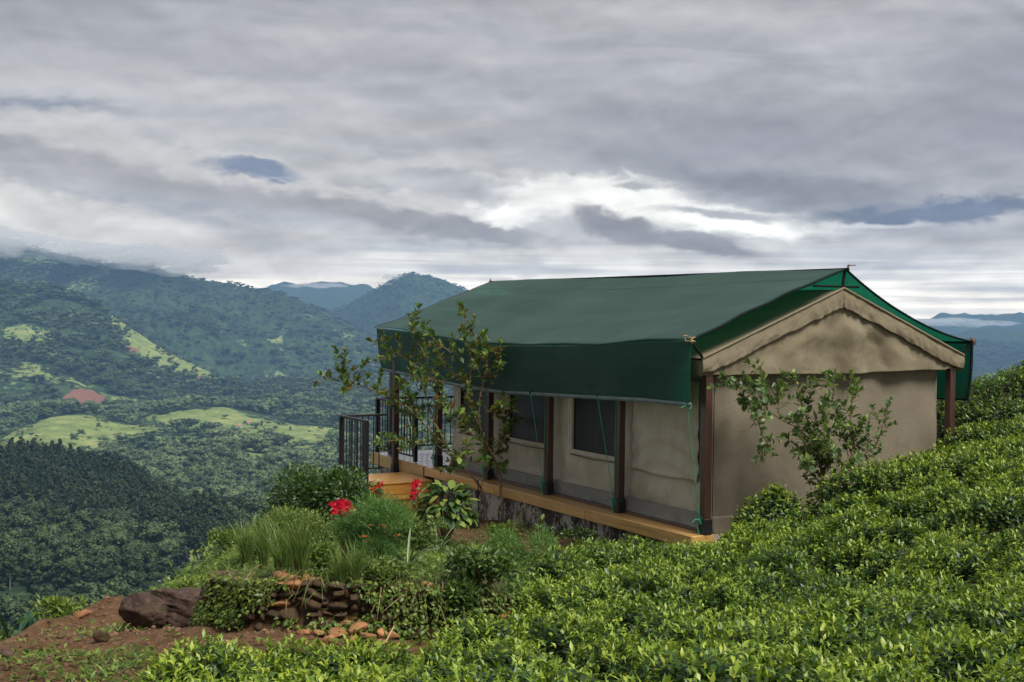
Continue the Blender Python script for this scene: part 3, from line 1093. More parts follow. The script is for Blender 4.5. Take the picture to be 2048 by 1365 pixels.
# ------------------------------------------------------------------ trees of the valley
def crown_mesh(name, kind, seed, nleaf=260):
    """a crown of many small leaf sprays over uneven lobes; unit height about 1"""
    global rng
    keep, rng = rng, np.random.default_rng(seed)
    if kind == 'broad':
        nl = 9
        c = np.stack([rng.normal(0, .20, nl), rng.normal(0, .20, nl), rng.uniform(.42, .86, nl)], 1)
        rad = rng.uniform(.13, .24, nl)
    elif kind == 'tall':
        nl = 9
        zz = np.linspace(.38, .95, nl)
        c = np.stack([rng.normal(0, .08, nl), rng.normal(0, .08, nl), zz], 1)
        rad = rng.uniform(.08, .15, nl)
    else:
        nl = 10
        zz = np.linspace(.22, .95, nl)
        c = np.stack([rng.normal(0, .05, nl), rng.normal(0, .05, nl), zz], 1)
        rad = .22 * (1.02 - zz) + .035
    per = nleaf // nl
    P, D, N = [], [], []
    for k in range(nl):
        d = rand_dirs(per, -.55, 1)
        p = c[k] + d * rad[k] * rng.uniform(.7, 1.12, (per, 1)) * np.array([1, 1, .85])
        P.append(p)
        N.append(unit(d + rng.normal(0, .55, (per, 3))))
        D.append(rand_dirs(per, -.6, .8))
    P, D, N = map(np.concatenate, (P, D, N))
    L = rng.uniform(.045, .085, len(P)) if nleaf > 400 else rng.uniform(.075, .13, len(P))
    V, F, _ = leaf_arrays(P - D * L[:, None] * .5, D, N, L, L * .85, .2, .2)
    # a dark heart behind the leaves
    s = MB()
    for k in range(nl):
        bl = ico(1)
        s.raw(bl[0] * rad[k] * .72 + c[k], bl[1].tolist())
    V2, F2, _ = cat_arrays([(V, F, None), (np.array(s.V), np.array(s.F), None)])
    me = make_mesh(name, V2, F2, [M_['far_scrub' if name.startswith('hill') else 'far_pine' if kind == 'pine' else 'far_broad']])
    rng = keep
    return me


_ICO = {}


def ico(sub):
    if sub not in _ICO:
        import bmesh
        bm = bmesh.new()
        bmesh.ops.create_icosphere(bm, subdivisions=sub, radius=1)
        bm.verts.ensure_lookup_table()
        V = np.array([v.co[:] for v in bm.verts])
        F = np.array([[v.index for v in f.verts] for f in bm.faces])
        bm.free()
        _ICO[sub] = (V, F)
    return _ICO[sub]


def trunk_mesh(name, h=.5, r=.02):
    return MB().tube([(0, 0, -.06), (.008, 0, h * .5), (0, .006, h)], [r, r * .8, r * .5], 5).mesh(name, [M_['far_trunk']])


PROTO = {k: [crown_mesh(k + '_crown', k, 100 + 7 * i + len(k), n) for i in range(3)] for k, n in (('broad', 800), ('tall', 620), ('pine', 420))}
PROTO['hill'] = [crown_mesh('hill_crown', 'broad', 171 + 7 * i, 220) for i in range(3)]
TRUNK = {'broad': trunk_mesh('broad_trunk', .6, .028), 'tall': trunk_mesh('tall_trunk', .8, .016), 'pine': trunk_mesh('pine_trunk', .8, .018)}


def forest(name, x, y, z, scale, kinds, squash=None):
    """far-off wood that reads as one mass: one stuff object, tree crowns put on points"""
    n = len(x)
    me = bpy.data.meshes.new(name)
    me.vertices.add(n)
    me.vertices.foreach_set('co', np.stack([x, y, z], 1).astype(np.float32).ravel())
    at = me.attributes.new('size', 'FLOAT_VECTOR', 'POINT')
    sq = np.ones(n) if squash is None else squash
    at.data.foreach_set('vector', np.stack([scale * sq, scale * sq, scale], 1).astype(np.float32).ravel())
    at = me.attributes.new('turn', 'FLOAT_VECTOR', 'POINT')
    at.data.foreach_set('vector', np.stack([np.zeros(n), np.zeros(n), rng.uniform(0, 6.28, n)], 1).astype(np.float32).ravel())
    at = me.attributes.new('pick', 'INT', 'POINT')
    at.data.foreach_set('value', kinds.astype(np.int32))
    o = link(name, me)
    tag(o, kind='stuff')
    ng = bpy.data.node_groups.new(name + '_nodes', 'GeometryNodeTree')
    ng.interface.new_socket('Geometry', in_out='INPUT', socket_type='NodeSocketGeometry')
    ng.interface.new_socket('Geometry', in_out='OUTPUT', socket_type='NodeSocketGeometry')
    t = NT(ng)
    gi, go = t.add('NodeGroupInput'), t.add('NodeGroupOutput')
    iop = t.add('GeometryNodeInstanceOnPoints')
    ci = t.add('GeometryNodeCollectionInfo')
    ci.inputs['Collection'].default_value = TREE_COL
    ci.inputs['Separate Children'].default_value = True
    ci.inputs['Reset Children'].default_value = True

    def named(nm, dt):
        a = t.add('GeometryNodeInputNamedAttribute', data_type=dt)
        a.inputs['Name'].default_value = nm
        return a.outputs[0]
    t.l.new(gi.outputs[0], iop.inputs['Points'])
    t.l.new(ci.outputs[0], iop.inputs['Instance'])
    iop.inputs['Pick Instance'].default_value = True
    t.l.new(named('pick', 'INT'), iop.inputs['Instance Index'])
    er = t.add('FunctionNodeEulerToRotation')
    t.l.new(named('turn', 'FLOAT_VECTOR'), er.inputs[0])
    t.l.new(er.outputs[0], iop.inputs['Rotation'])
    t.l.new(named('size', 'FLOAT_VECTOR'), iop.inputs['Scale'])
    t.l.new(iop.outputs[0], go.inputs[0])
    md = o.modifiers.new('scatter', 'NODES')
    md.node_group = ng
    return o


TREE_COL = bpy.data.collections.new('tree_shapes')
for k in ('broad', 'pine', 'tall', 'hill'):       # names sorted = pick order: 0-2 broad, 3-5 pine, 6-8 tall, 9-11 hill
    for i, m_ in enumerate(PROTO[k]):
        TREE_COL.objects.link(bpy.data.objects.new(f'{"wild" if k == "hill" else k}_shape_{i}', m_))

ROAD = [(330, 1133, 505), (352, 1131, 515), (372, 1128, 525), (388, 1124, 540), (394, 1118, 560), (386, 1112, 580)]


def sample_polar(n, px0, px1, r0, r1):
    P = rng.uniform(px0, px1, n)
    az = np.arctan((P - 1024) / FPX)
    r = np.sqrt(rng.uniform(r0 * r0, r1 * r1, n))
    return az, r, P


def build_forests():
    # pine plantation on the nearest spur
    az, r, P = sample_polar(6200, -220, 560, 560, 900)
    a, rc = RIDGES['pine'][0], RIDGES['pine'][1]
    dr = np.interp(az, a, rc) - r
    nz = fbm(r * np.sin(az) / 70, r * np.cos(az) / 70, 3, 51)
    ok = (dr > -25) & (dr < 190 + 60 * nz - np.clip(P - 150, 0, 400) * .25) & (P < 470 + 60 * nz)
    az, r = az[ok], r[ok]
    x, y = r * np.sin(az), r * np.cos(az)
    z = terrain_z(az, r, False)
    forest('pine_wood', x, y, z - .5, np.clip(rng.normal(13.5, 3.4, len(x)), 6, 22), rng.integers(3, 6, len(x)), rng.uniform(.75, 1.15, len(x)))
    # mixed wood on the lower slope and the valley floor
    az, r, P = sample_polar(16000, -260, 1000, 300, 1320)
    dr = np.interp(az, a, rc) - r
    x, y = r * np.sin(az), r * np.cos(az)
    nz = fbm(x / 90, y / 90, 3, 61)
    pine = (dr > -25) & (dr < 175) & (P < 430)
    near = r < 430
    open_ = (nz > .2) & (r < 620)
    ok = ~pine & ~open_ & (rng.uniform(0, 1, len(r)) < np.where(near, .62, .85))
    z = terrain_z(az, r, False)
    rp = np.array([pt(*q)[:2] for q in ROAD])
    dd = np.min(np.hypot(x[:, None] - rp[:, 0], y[:, None] - rp[:, 1]), 1)
    ok &= dd > 9
    az, r, x, y, z = az[ok], r[ok], x[ok], y[ok], z[ok]
    k = rng.choice([0, 1, 2, 6, 7, 8], len(x), p=[.22, .22, .2, .13, .13, .1])
    k = np.where((r > 880) & (rng.uniform(0, 1, len(r)) < .75), rng.integers(9, 12, len(r)), k)
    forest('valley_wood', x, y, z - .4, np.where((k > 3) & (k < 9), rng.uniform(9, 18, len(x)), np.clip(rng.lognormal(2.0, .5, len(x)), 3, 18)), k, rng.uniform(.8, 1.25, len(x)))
    # woods on the domed hills and the spur behind
    az, r, P = sample_polar(26000, -150, 1010, 1250, 3450)
    g, red = land_cover(az, r)
    x, y = r * np.sin(az), r * np.cos(az)
    nz = fbm(x / 120, y / 120, 4, 71)
    ok = ((g < .3) & (red < .2) & (nz > -.2)) | (rng.uniform(0, 1, len(r)) < np.where(red > .2, 0, .045 + .14 * (nz > .15)))
    az, r, x, y, g = az[ok], r[ok], x[ok], y[ok], g[ok]
    z = terrain_z(az, r, False)
    k = rng.choice([9, 10, 11, 0, 7], len(x), p=[.3, .28, .26, .1, .06])
    k = np.where((r > 2350) & (rng.uniform(0, 1, len(r)) < .7), rng.integers(0, 3, len(r)), k)
    sc = np.clip(rng.lognormal(2.15, .55, len(x)), 3, 24) * np.where(g > .3, rng.uniform(.4, .8, len(x)), 1)
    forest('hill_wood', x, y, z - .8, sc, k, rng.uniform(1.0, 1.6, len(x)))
    # far slopes: clumps
    az, r, P = sample_polar(15000, -120, 1010, 3450, 6300)
    g, red = land_cover(az, r)
    ok = (g < .35) & (rng.uniform(0, 1, len(r)) < .85)
    az, r = az[ok], r[ok]
    x, y = r * np.sin(az), r * np.cos(az)
    z = terrain_z(az, r, False)
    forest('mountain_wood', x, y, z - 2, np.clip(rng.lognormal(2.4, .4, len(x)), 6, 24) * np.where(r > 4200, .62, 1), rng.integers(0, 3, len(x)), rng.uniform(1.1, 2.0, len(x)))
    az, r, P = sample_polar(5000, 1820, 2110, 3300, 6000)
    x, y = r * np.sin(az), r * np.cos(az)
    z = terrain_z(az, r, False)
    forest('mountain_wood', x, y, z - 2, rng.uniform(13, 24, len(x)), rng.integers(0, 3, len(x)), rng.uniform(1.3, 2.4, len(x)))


build_forests()


def valley_trees():
    spots = []
    # (pixel x, pixel y of the foot, kind, height in metres)
    for px, py, k, h in ((28, 1262, 'broad', 13), (62, 1214, 'tall', 17), (96, 1232, 'broad', 11), (140, 1222, 'broad', 8), (172, 1196, 'tall', 15), (205, 1205, 'tall', 13),
                         (232, 1180, 'broad', 12), (262, 1190, 'broad', 10), (300, 1178, 'tall', 12), (330, 1160, 'broad', 9), (20, 1180, 'tall', 16), (118, 1182, 'tall', 17),
                         (148, 1168, 'broad', 13), (190, 1160, 'tall', 15), (228, 1146, 'tall', 14), (268, 1140, 'broad', 12), (310, 1132, 'broad', 11), (60, 1150, 'broad', 13),
                         (8, 1130, 'broad', 12), (100, 1138, 'tall', 16), (150, 1122, 'tall', 15), (350, 1150, 'broad', 6), (410, 1160, 'broad', 6), (435, 1128, 'broad', 8),
                         (460, 1096, 'broad', 9), (420, 1092, 'broad', 9), (500, 1082, 'broad', 9), (540, 1066, 'broad', 9), (480, 1050, 'broad', 10), (215, 1225, 'broad', 6)):
        # foot found on the valley ground along the line of sight
        Y = np.linspace(200, 1500, 900)
        q = pt(np.full(900, px), np.full(900, py), Y)
        dz = q[:, 2] - terrain_z(np.arctan2(q[:, 0], q[:, 1]), np.hypot(q[:, 0], q[:, 1]), False)
        i = int(np.argmax(dz < 0)) if (dz < 0).any() else 400
        p = q[max(i, 60)]
        if np.hypot(p[0], p[1]) < 330:
            p = pt(px, py, 350)
            p[2] = terrain_z(np.arctan2(p[0], p[1]), np.hypot(p[0], p[1]), False)
        spots.append((p, k, h, px, py))
    def zone(px, py):
        return ('in the scrub just beyond the dirt bank' if py > 1200 else 'in the wood below the dark pine hill' if px < 320
                else 'beside the pale valley road' if py > 1100 else 'in the valley behind the garden terrace')
    sets = {}
    for j, (p, k, h, px, py) in enumerate(spots):
        sets.setdefault((k, zone(px, py)), []).append((px, j))
    for v_ in sets.values():
        v_.sort()
    nth = ['leftmost', 'second', 'third', 'fourth', 'fifth', 'sixth', 'seventh', 'eighth', 'ninth']
    words = {'broad': 'round-crowned tree', 'tall': 'tall slender tree'}
    for j, (p, k, h, px, py) in enumerate(spots):
        row = sets[k, zone(px, py)]
        n_ = [q[1] for q in row].index(j)
        tail = '' if len(row) == 1 else ', rightmost one' if n_ == len(row) - 1 else ', leftmost one' if n_ == 0 else f', {nth[n_]} from left'
        lab = f'{words[k]} {zone(px, py)}{tail}'
        t = thing('valley_tree', lab, 'tree', p - np.array([0, 0, .3]), rng.uniform(0, 6.28), 'trees in the valley wood')
        cr = link('crown', PROTO[k][j % 3], t, scale=(h * 1.0, h * 1.0, h))
        link('trunk', TRUNK[k], t, scale=(h, h, h))


valley_trees()


def build_road_and_houses():
    P = np.array([pt(*q) for q in ROAD])
    az, r = np.arctan2(P[:, 0], P[:, 1]), np.hypot(P[:, 0], P[:, 1])
    P[:, 2] = terrain_z(az, r) + 1.2
    T = unit(np.gradient(P, axis=0))
    S = np.cross(T, [0, 0, 1.0]) * 3.4
    V = np.concatenate([P - S, P + S, P - S - [0, 0, 4], P + S - [0, 0, 4]])
    n = len(P)
    F = []
    for i in range(n - 1):
        F += [(i, n + i, n + i + 1, i + 1), (i, i + 1, 2 * n + i + 1, 2 * n + i), (n + i + 1, n + i, 3 * n + i, 3 * n + i + 1)]
    tag(link('road', make_mesh('road', V, F, [plain('pale_track', (.36, .30, .24), .9, .2)])), kind='structure')
    wallm, roofm, winm = plain('house_wall', (.62, .57, .50), .9), plain('house_roof', (.36, .16, .10), .8), plain('house_window', (.05, .05, .06), .4)
    for (px, py, Y, L, lab) in ((428, 1026, 930, 9, 'small white house with a red tiled roof among valley trees'), (497, 846, 1960, 9, 'white hut on the right meadow hilltop among trees'), (478, 852, 1950, 7, 'smaller pale hut left of the white hut on the meadow hill'), (275, 935, 1500, 8, 'pale hut below the left meadow hill'), (590, 0, 0, 0, '')):
        if not lab:
            continue
        Ys = np.linspace(300, 2400, 2000)
        q = pt(np.full(2000, px), np.full(2000, py + 3), Ys)
        dz = q[:, 2] - terrain_z(np.arctan2(q[:, 0], q[:, 1]), np.hypot(q[:, 0], q[:, 1]))
        p = q[int(np.argmax(dz < 0))] + np.array([0, 0, .6])
        t = thing('valley_house', lab, 'house', p, .3)
        MB().box(-L / 2, L / 2, -3, 3, -8, 2.8).build('wall', [wallm], t)
        rf = MB().raw([(-L / 2 - .5, -3.6, 2.7), (L / 2 + .5, -3.6, 2.7), (L / 2 + .5, 3.6, 2.7), (-L / 2 - .5, 3.6, 2.7), (-L / 2 - .5, 0, 5), (L / 2 + .5, 0, 5)],
                      [(0, 1, 5, 4), (2, 3, 4, 5), (0, 4, 3), (1, 2, 5), (0, 3, 2, 1)])
        rf.build('roof', [roofm], t)
        for k in (-2.4, 0, 2.4):
            MB().box(k - .5, k + .5, -3.05, -2.9, .8, 2).build('window', [winm], t)


build_road_and_houses()


# ================================================================== the air


def build_haze():
    mb = MB().box(-12500, 12500, -1500, 12600, -330, 420)
    m = bpy.data.materials.new('valley_air')
    m.use_nodes = True
    m.node_tree.nodes.clear()
    t = NT(m.node_tree)
    out = t.add('ShaderNodeOutputMaterial')
    v = t.add('ShaderNodeVolumePrincipled')
    v.inputs['Color'].default_value = (.30, .51, .84, 1)
    v.inputs['Density'].default_value = HAZE_D
    v.inputs['Anisotropy'].default_value = 0.1
    t.l.new(v.outputs[0], out.inputs['Volume'])
    o = mb.build('haze', [m])
    tag(o, kind='stuff')


build_haze()


# ================================================================== the tent
def grid_faces(nu, nv):
    i = np.arange((nu + 1) * (nv + 1)).reshape(nv + 1, nu + 1)
    return np.stack([i[:-1, :-1], i[:-1, 1:], i[1:, 1:], i[1:, :-1]], -1).reshape(-1, 4)


def sheet(name, fn, nu, nv, mats, parent=None, keep=None, thick=0.004):
    """cloth built from a grid; fn(s, t) -> x, y, z arrays; keep(s, t) drops faces; real thickness"""
    s, t = np.meshgrid(np.linspace(0, 1, nu + 1), np.linspace(0, 1, nv + 1))
    V = np.stack([np.broadcast_to(np.asarray(c, float), s.shape) for c in fn(s, t)], -1).reshape(-1, 3)
    F = grid_faces(nu, nv)
    if keep is not None:
        c = np.stack([s.ravel(), t.ravel()], 1)[F].mean(1)
        F = F[keep(c[:, 0], c[:, 1])]
        used, inv = np.unique(F, return_inverse=True)
        V, F = V[used], inv.reshape(F.shape)
    me = make_mesh(name, V, F, mats, smooth_sh=True)
    o = link(name, me, parent)
    md = o.modifiers.new('thickness', 'SOLIDIFY')
    md.thickness = thick
    md.offset = 0
    return o


def ridged(a):
    return np.abs(a)


def hang(x, y, seed, amp=1.0):
    """folds of slack cloth"""
    return amp * (.5 * fbm(x, y, 3, seed) + .5 * (.3 - ridged(fbm(x * 1.3 + 5, y * .7, 2, seed + 9))))


tent = thing('safari_tent', 'large taupe canvas safari tent with gabled front on a timber deck', 'tent', TO, TA)
WD = 4.6
SP = 1.952


def build_tent():
    # gable wall ---------------------------------------------------------
    def gw(s, t):
        u = .16 + s * (4.43 - .16)
        w = -.05 + t * 2.2
        edge = smooth(s, .86, 1.0) * (1 - t * .3)
        d = .012 * fbm(u * 1.1, w * .9, 3, 4) + edge * .035 * np.sin(w * 11 + 3 * np.sin(w * 2.3)) * smooth(s, .9, .99) + .01 * np.sin(u * 1.4) * t + .010 * np.sin(u * 9 + 1.5 * np.sin(w * 1.7)) * smooth(w, .9, 2.1) + .022 * np.exp(-(((u - .3) - (2.1 - w) * .55) / .10) ** 2) * smooth(w, .6, 1.9) + .018 * np.exp(-(((4.3 - u) - w * .5) / .10) ** 2) * (1 - smooth(w, .5, 1.4))
        return u - edge * .03 * np.abs(np.sin(w * 4)), .10 - d, w
    sheet('gable_wall', gw, 60, 34, [M_['canvas']], tent)
    # wall seam and corner fold
    MB().box(.10, .165, .06, .115, -.02, 2.1, .01).build('corner_fold', [M_['canvas']], tent)
    MB().box(.19, .20, .078, .088, -.02, 2.08).build('seam', [M_['canvas_skirt']], tent)
    # side wall with three window openings ---------------------------------
    wins = [(2.27, 3.52), (4.2, 5.50), (6.15, 7.3)]
    z0 = .735

    def sw(s, t):
        v = .10 + s * 7.5
        w = -.03 + t * 2.2
        nearw = np.zeros_like(v)
        for a, b in wins:
            nearw = np.maximum(nearw, smooth(v, a - .25, a - .05) * (1 - smooth(v, b + .05, b + .25)) * smooth(w, z0 - .2, z0 - .05))
        low = 1 - smooth(w, .35, .95)
        d = hang(v * .8 + w * .9, w * .5 - v * .3, 12, .20) * low + .018 * fbm(v * 1.6, w * 1.1, 3, 15)
        # folds that run down from the window corners
        for a, b in wins:
            for c, sg in ((a, -1), (b, 1)):
                q = (v - c) - sg * (z0 - w) * .35
                d = d + .045 * np.exp(-(q / .07) ** 2) * smooth(z0 - w, -.05, .15) * (1 - smooth(z0 - w, .35, .62))
        # slack flap over the first bay: sagging horizontal folds
        bay = smooth(v, .3, .5) * (1 - smooth(v, 1.7, 1.9)) * smooth(w, .62, .75)
        sag = w - .10 * (1 - ((v - 1.1) / .8) ** 2)
        d = d + bay * .012 * np.sin(sag * 24 + 1.2 * np.sin(v * 3)) * (1 - smooth(w, 1.3, 1.7))
        pk = np.abs(((v / SP) % 1) - .5) * 2                       # drawn tight at each post
        d = d + .030 * np.sin((v % SP) * 13 + w * 7) * low * smooth(pk, .35, .9) + .016 * np.sin(v * 17 + 2 * np.sin(w * 3)) * low
        d = d * (1 - nearw * .9) * smooth(w, .17, .34)
        seam = .012 * np.exp(-((w - .205) / .02) ** 2)
        return .20 - d - seam, v, w

    def keep(s, t):
        v, w = .10 + s * 7.5, -.03 + t * 2.2
        k = np.ones(len(s), bool)
        for a, b in wins:
            k &= ~((v > a) & (v < b) & (w > z0) & (w < 1.9))
        return k
    side = sheet('side_wall', sw, 150, 50, [M_['canvas_side']], tent, keep)
    for a, b in wins:
        f = link('window', MB().box(.222, .232, a - .06, b + .06, z0 - .06, 1.96).mesh('window', [M_['screen']]), tent)
        br = MB()
        br.box(.172, .196, a - .055, a + .012, z0 - .055, 1.96, .005)
        br.box(.172, .196, b - .012, b + .055, z0 - .055, 1.96, .005)
        br.box(.170, .197, a + .013, b - .013, z0 - .055, z0 + .014, .005)
        br.build('frame', [M_['canvas_side']], f)
        MB().tube([(.165, b + .05, 1.95), (.160, b + .06, 1.3), (.166, b + .058, z0 - .05)], .009, 5).build('piping', [M_['cord']], f)
        MB().tube([(.165, b + .02, z0 - .065), (.158, (a + b) / 2, z0 - .085), (.165, a - .02, z0 - .065)], .006, 5).build('cord', [M_['screen']], f)
    # closed flap over the first bay

    def fl(s, t):
        v = .36 + s * 1.52
        w = .62 + t * 1.35
        sag = w - .16 * (1 - ((v - 1.1) / .76) ** 2)
        d = .015 * np.sin(sag * 21 + .8 * np.sin(v * 4)) * (1 - smooth(w, 1.2, 1.6)) + .012 * fbm(v * 2, w * 2, 3, 19)
        lift = .018 * (1 - smooth(t, 0, .12)) * np.sin(s * math.pi)
        return .155 - d - lift, v, w + .03 * (s - .5) ** 2
    sheet('window_flap', fl, 40, 40, [M_['canvas_side']], tent)
    # ground skirt -----------------------------------------------------------

    def sk(s, t):
        v = .12 + s * 7.45
        w = .215 - t * .235
        d = hang(v * 2.2 - w * 3, w * 4 + v * .6, 31, .13) * np.sin(np.clip(t, 0, 1) * math.pi * .6)
        return .150 - np.maximum(d, -.02) - .06 * t, v, w
    sheet('ground_skirt', sk, 160, 10, [M_['canvas_skirt']], tent)

    def sk2(s, t):
        u = .17 + s * 4.25
        w = .2 - t * .24
        return u, .075 - .03 * t - .02 * fbm(u * 2, w * 3, 2, 37), w
    sheet('ground_skirt', sk2, 60, 6, [M_['canvas']], tent)
    MB().box(.02, .10, .05, 7.7, -.004, .035, .006).build('sill', [M_['post']], tent)
    # back and far side walls (not seen, keep the tent closed)
    sheet('side_wall', lambda s, t: (4.42 + .01 * fbm(s * 9, t * 2, 2, 40), .1 + s * 7.5, -.03 + t * 2.2), 20, 8, [M_['canvas_side']], tent)
    sheet('door_wall', lambda s, t: (.2 + s * 4.22, 7.6 + .01 * fbm(s * 9, t * 2, 2, 41), -.03 + t * 3.2 * (1 - np.abs(s - .5) * .62)), 20, 10, [M_['canvas_side']], tent)
    # canvas roof ---------------------------------------------------------------
    RU, RW, EL, ER, EW = 2.30, 3.235, -.155, 4.77, 2.29

    def roof(sgn):
        def f(s, t):
            e = EL if sgn < 0 else ER
            u = RU + (e - RU) * s
            w = RW + (EW - RW) * s - .05 * np.sin(s * math.pi)
            return u, -.085 + t * 10.1, w + .012 * fbm(u * 1.2, t * 9, 3, 44)
        return f
    sheet('canvas_roof', roof(-1), 24, 50, [M_['canvas_roof']], tent)
    sheet('canvas_roof', roof(1), 24, 50, [M_['canvas_roof']], tent)
    # eave valances along the sides

    def ev(e):
        return lambda s, t: (e + .012 * np.sin(s * 60) * t, -.07 + s * 10.05, EW - .02 - t * .21 + .012 * np.sin(s * 23))
    sheet('eave_valance', ev(EL + .01), 80, 4, [M_['canvas_roof']], tent)
    sheet('eave_valance', ev(ER - .01), 80, 4, [M_['canvas_roof']], tent)
    # pediment ---------------------------------------------------------------

    def ped(s, t):
        u = EL + .03 + s * (ER - EL - .06)
        top = RW - .05 - np.abs(u - RU) * (RW - EW) / (RU - EL) * 1.0
        bot = 2.065 + .018 * np.sin(s * 9.0) - .012 * np.cos(s * 4)
        bot = np.minimum(bot + np.where(np.abs(s - .5) > .44, .02, 0), top - .02)
        w = bot + (top - bot) * t
        # folds fanning down and outward from under the apex, slack in the middle
        rx, rz = u - RU, RW + .25 - w
        ang = np.arctan2(rx, np.maximum(rz, .05))
        rr = np.hypot(rx, rz)
        d = .06 * np.sin(ang * 7.5 + 1.5 * fbm(u, w, 2, 50) * 2) * smooth(rr, .35, .9) * (1 - smooth(rr, 1.5, 2.4)) * (1 - smooth(t, .8, 1))
        d = d + .055 * fbm(u * 2.0, w * 1.6, 4, 52) * (1 - smooth(t, .85, 1))
        d = d + .05 * np.exp(-((w - 2.62 - .22 * rx * rx) / .16) ** 2) * np.exp(-(rx / 1.1) ** 2)
        d = d - .035 * np.sin((rx - .35 * rz) * 7) * np.exp(-((rx - 1.0) / .8) ** 2) * (1 - smooth(t, .7, 1))
        d = np.clip(d, -.07, .10) * smooth(top - w, .24, .46)
        return u, -.050 - d * .9, w
    sheet('gable_pediment', ped, 110, 40, [M_['canvas_roof']], tent)

    def rake(sgn):
        e = (EL - .01) if sgn < 0 else (ER + .01)

        def f(s, t):
            u = RU + (e - RU) * s
            top = RW + .015 + (EW - RW) * s + .006 * np.sin(s * 31)
            drop = (.25 + .008 * np.sin(s * 9 + 1) - .05 * smooth(s, .9, 1)) * (1 + .05 * (1 - smooth(s, 0, .08)))
            w = top - drop * t - .006 * np.sin(s * 40) * t
            q = s * 2.7
            wr = .018 * np.sin(q * 29 + t * 4.2 * np.sin(q * 3) + 2.6 * np.sin(q * 3.7)) * t * (1 - .55 * smooth(s, .1, .5) * (1 - smooth(s, .7, .95)))
            wr = wr + .042 * fbm(q * 5, t * 1.8 - q * 1.5, 4, 57 + sgn) * (.25 + .75 * t)
            puff = .016 * np.sin(t * math.pi * .7)
            return u, -.088 - puff - wr * .8, w
        return f
    sheet('rake_valance', rake(-1), 90, 12, [M_['canvas_roof']], tent)
    sheet('rake_valance', rake(1), 90, 12, [M_['canvas_roof']], tent)
    MB().tube([(RU + (EL - RU) * .0, -.10, RW + .02), (EL, -.10, EW + .015)], .018, 6).build('rake_pole', [M_['canvas_roof']], tent)
    MB().tube([(RU, -.10, RW + .02), (ER, -.10, EW + .015)], .018, 6).build('rake_pole', [M_['canvas_roof']], tent)
    # posts, beams --------------------------------------------------------------

    def post(u, v, w0, w1, sleeve=True):
        p = MB().box(u - .055, u + .055, v - .055, v + .055, w0, w1, .008).build('post', [M_['post']], tent)
        if sleeve:
            MB().box(u - .066, u + .066, v - .066, v + .066, w0 - .005, w0 + .20, .006).build('sleeve', [M_['sleeve']], p)
    for k in range(5):
        post(0, k * SP, 0, 2.14 if k else 2.16)
        post(WD, k * SP, -.35, 2.14)
    post(-.27, 9.15, -.30, 2.14)
    post(0, 9.9, 0, 2.14)
    post(WD, 9.9, -.35, 2.14)
    MB().box(-.05, .05, .06, 9.9, 2.145, 2.235, .006).build('beam', [M_['post']], tent)
    MB().box(4.55, 4.65, .06, 9.9, 2.145, 2.235, .006).build('beam', [M_['post']], tent)
    MB().box(.06, 4.545, .062, .098, 2.09, 2.17, .006).build('beam', [M_['post']], tent)
    # struts that carry the shade net


build_tent()

canopy = thing('shade_canopy', 'dark green shade net stretched over the tent on black poles', 'canopy', TO, TA)


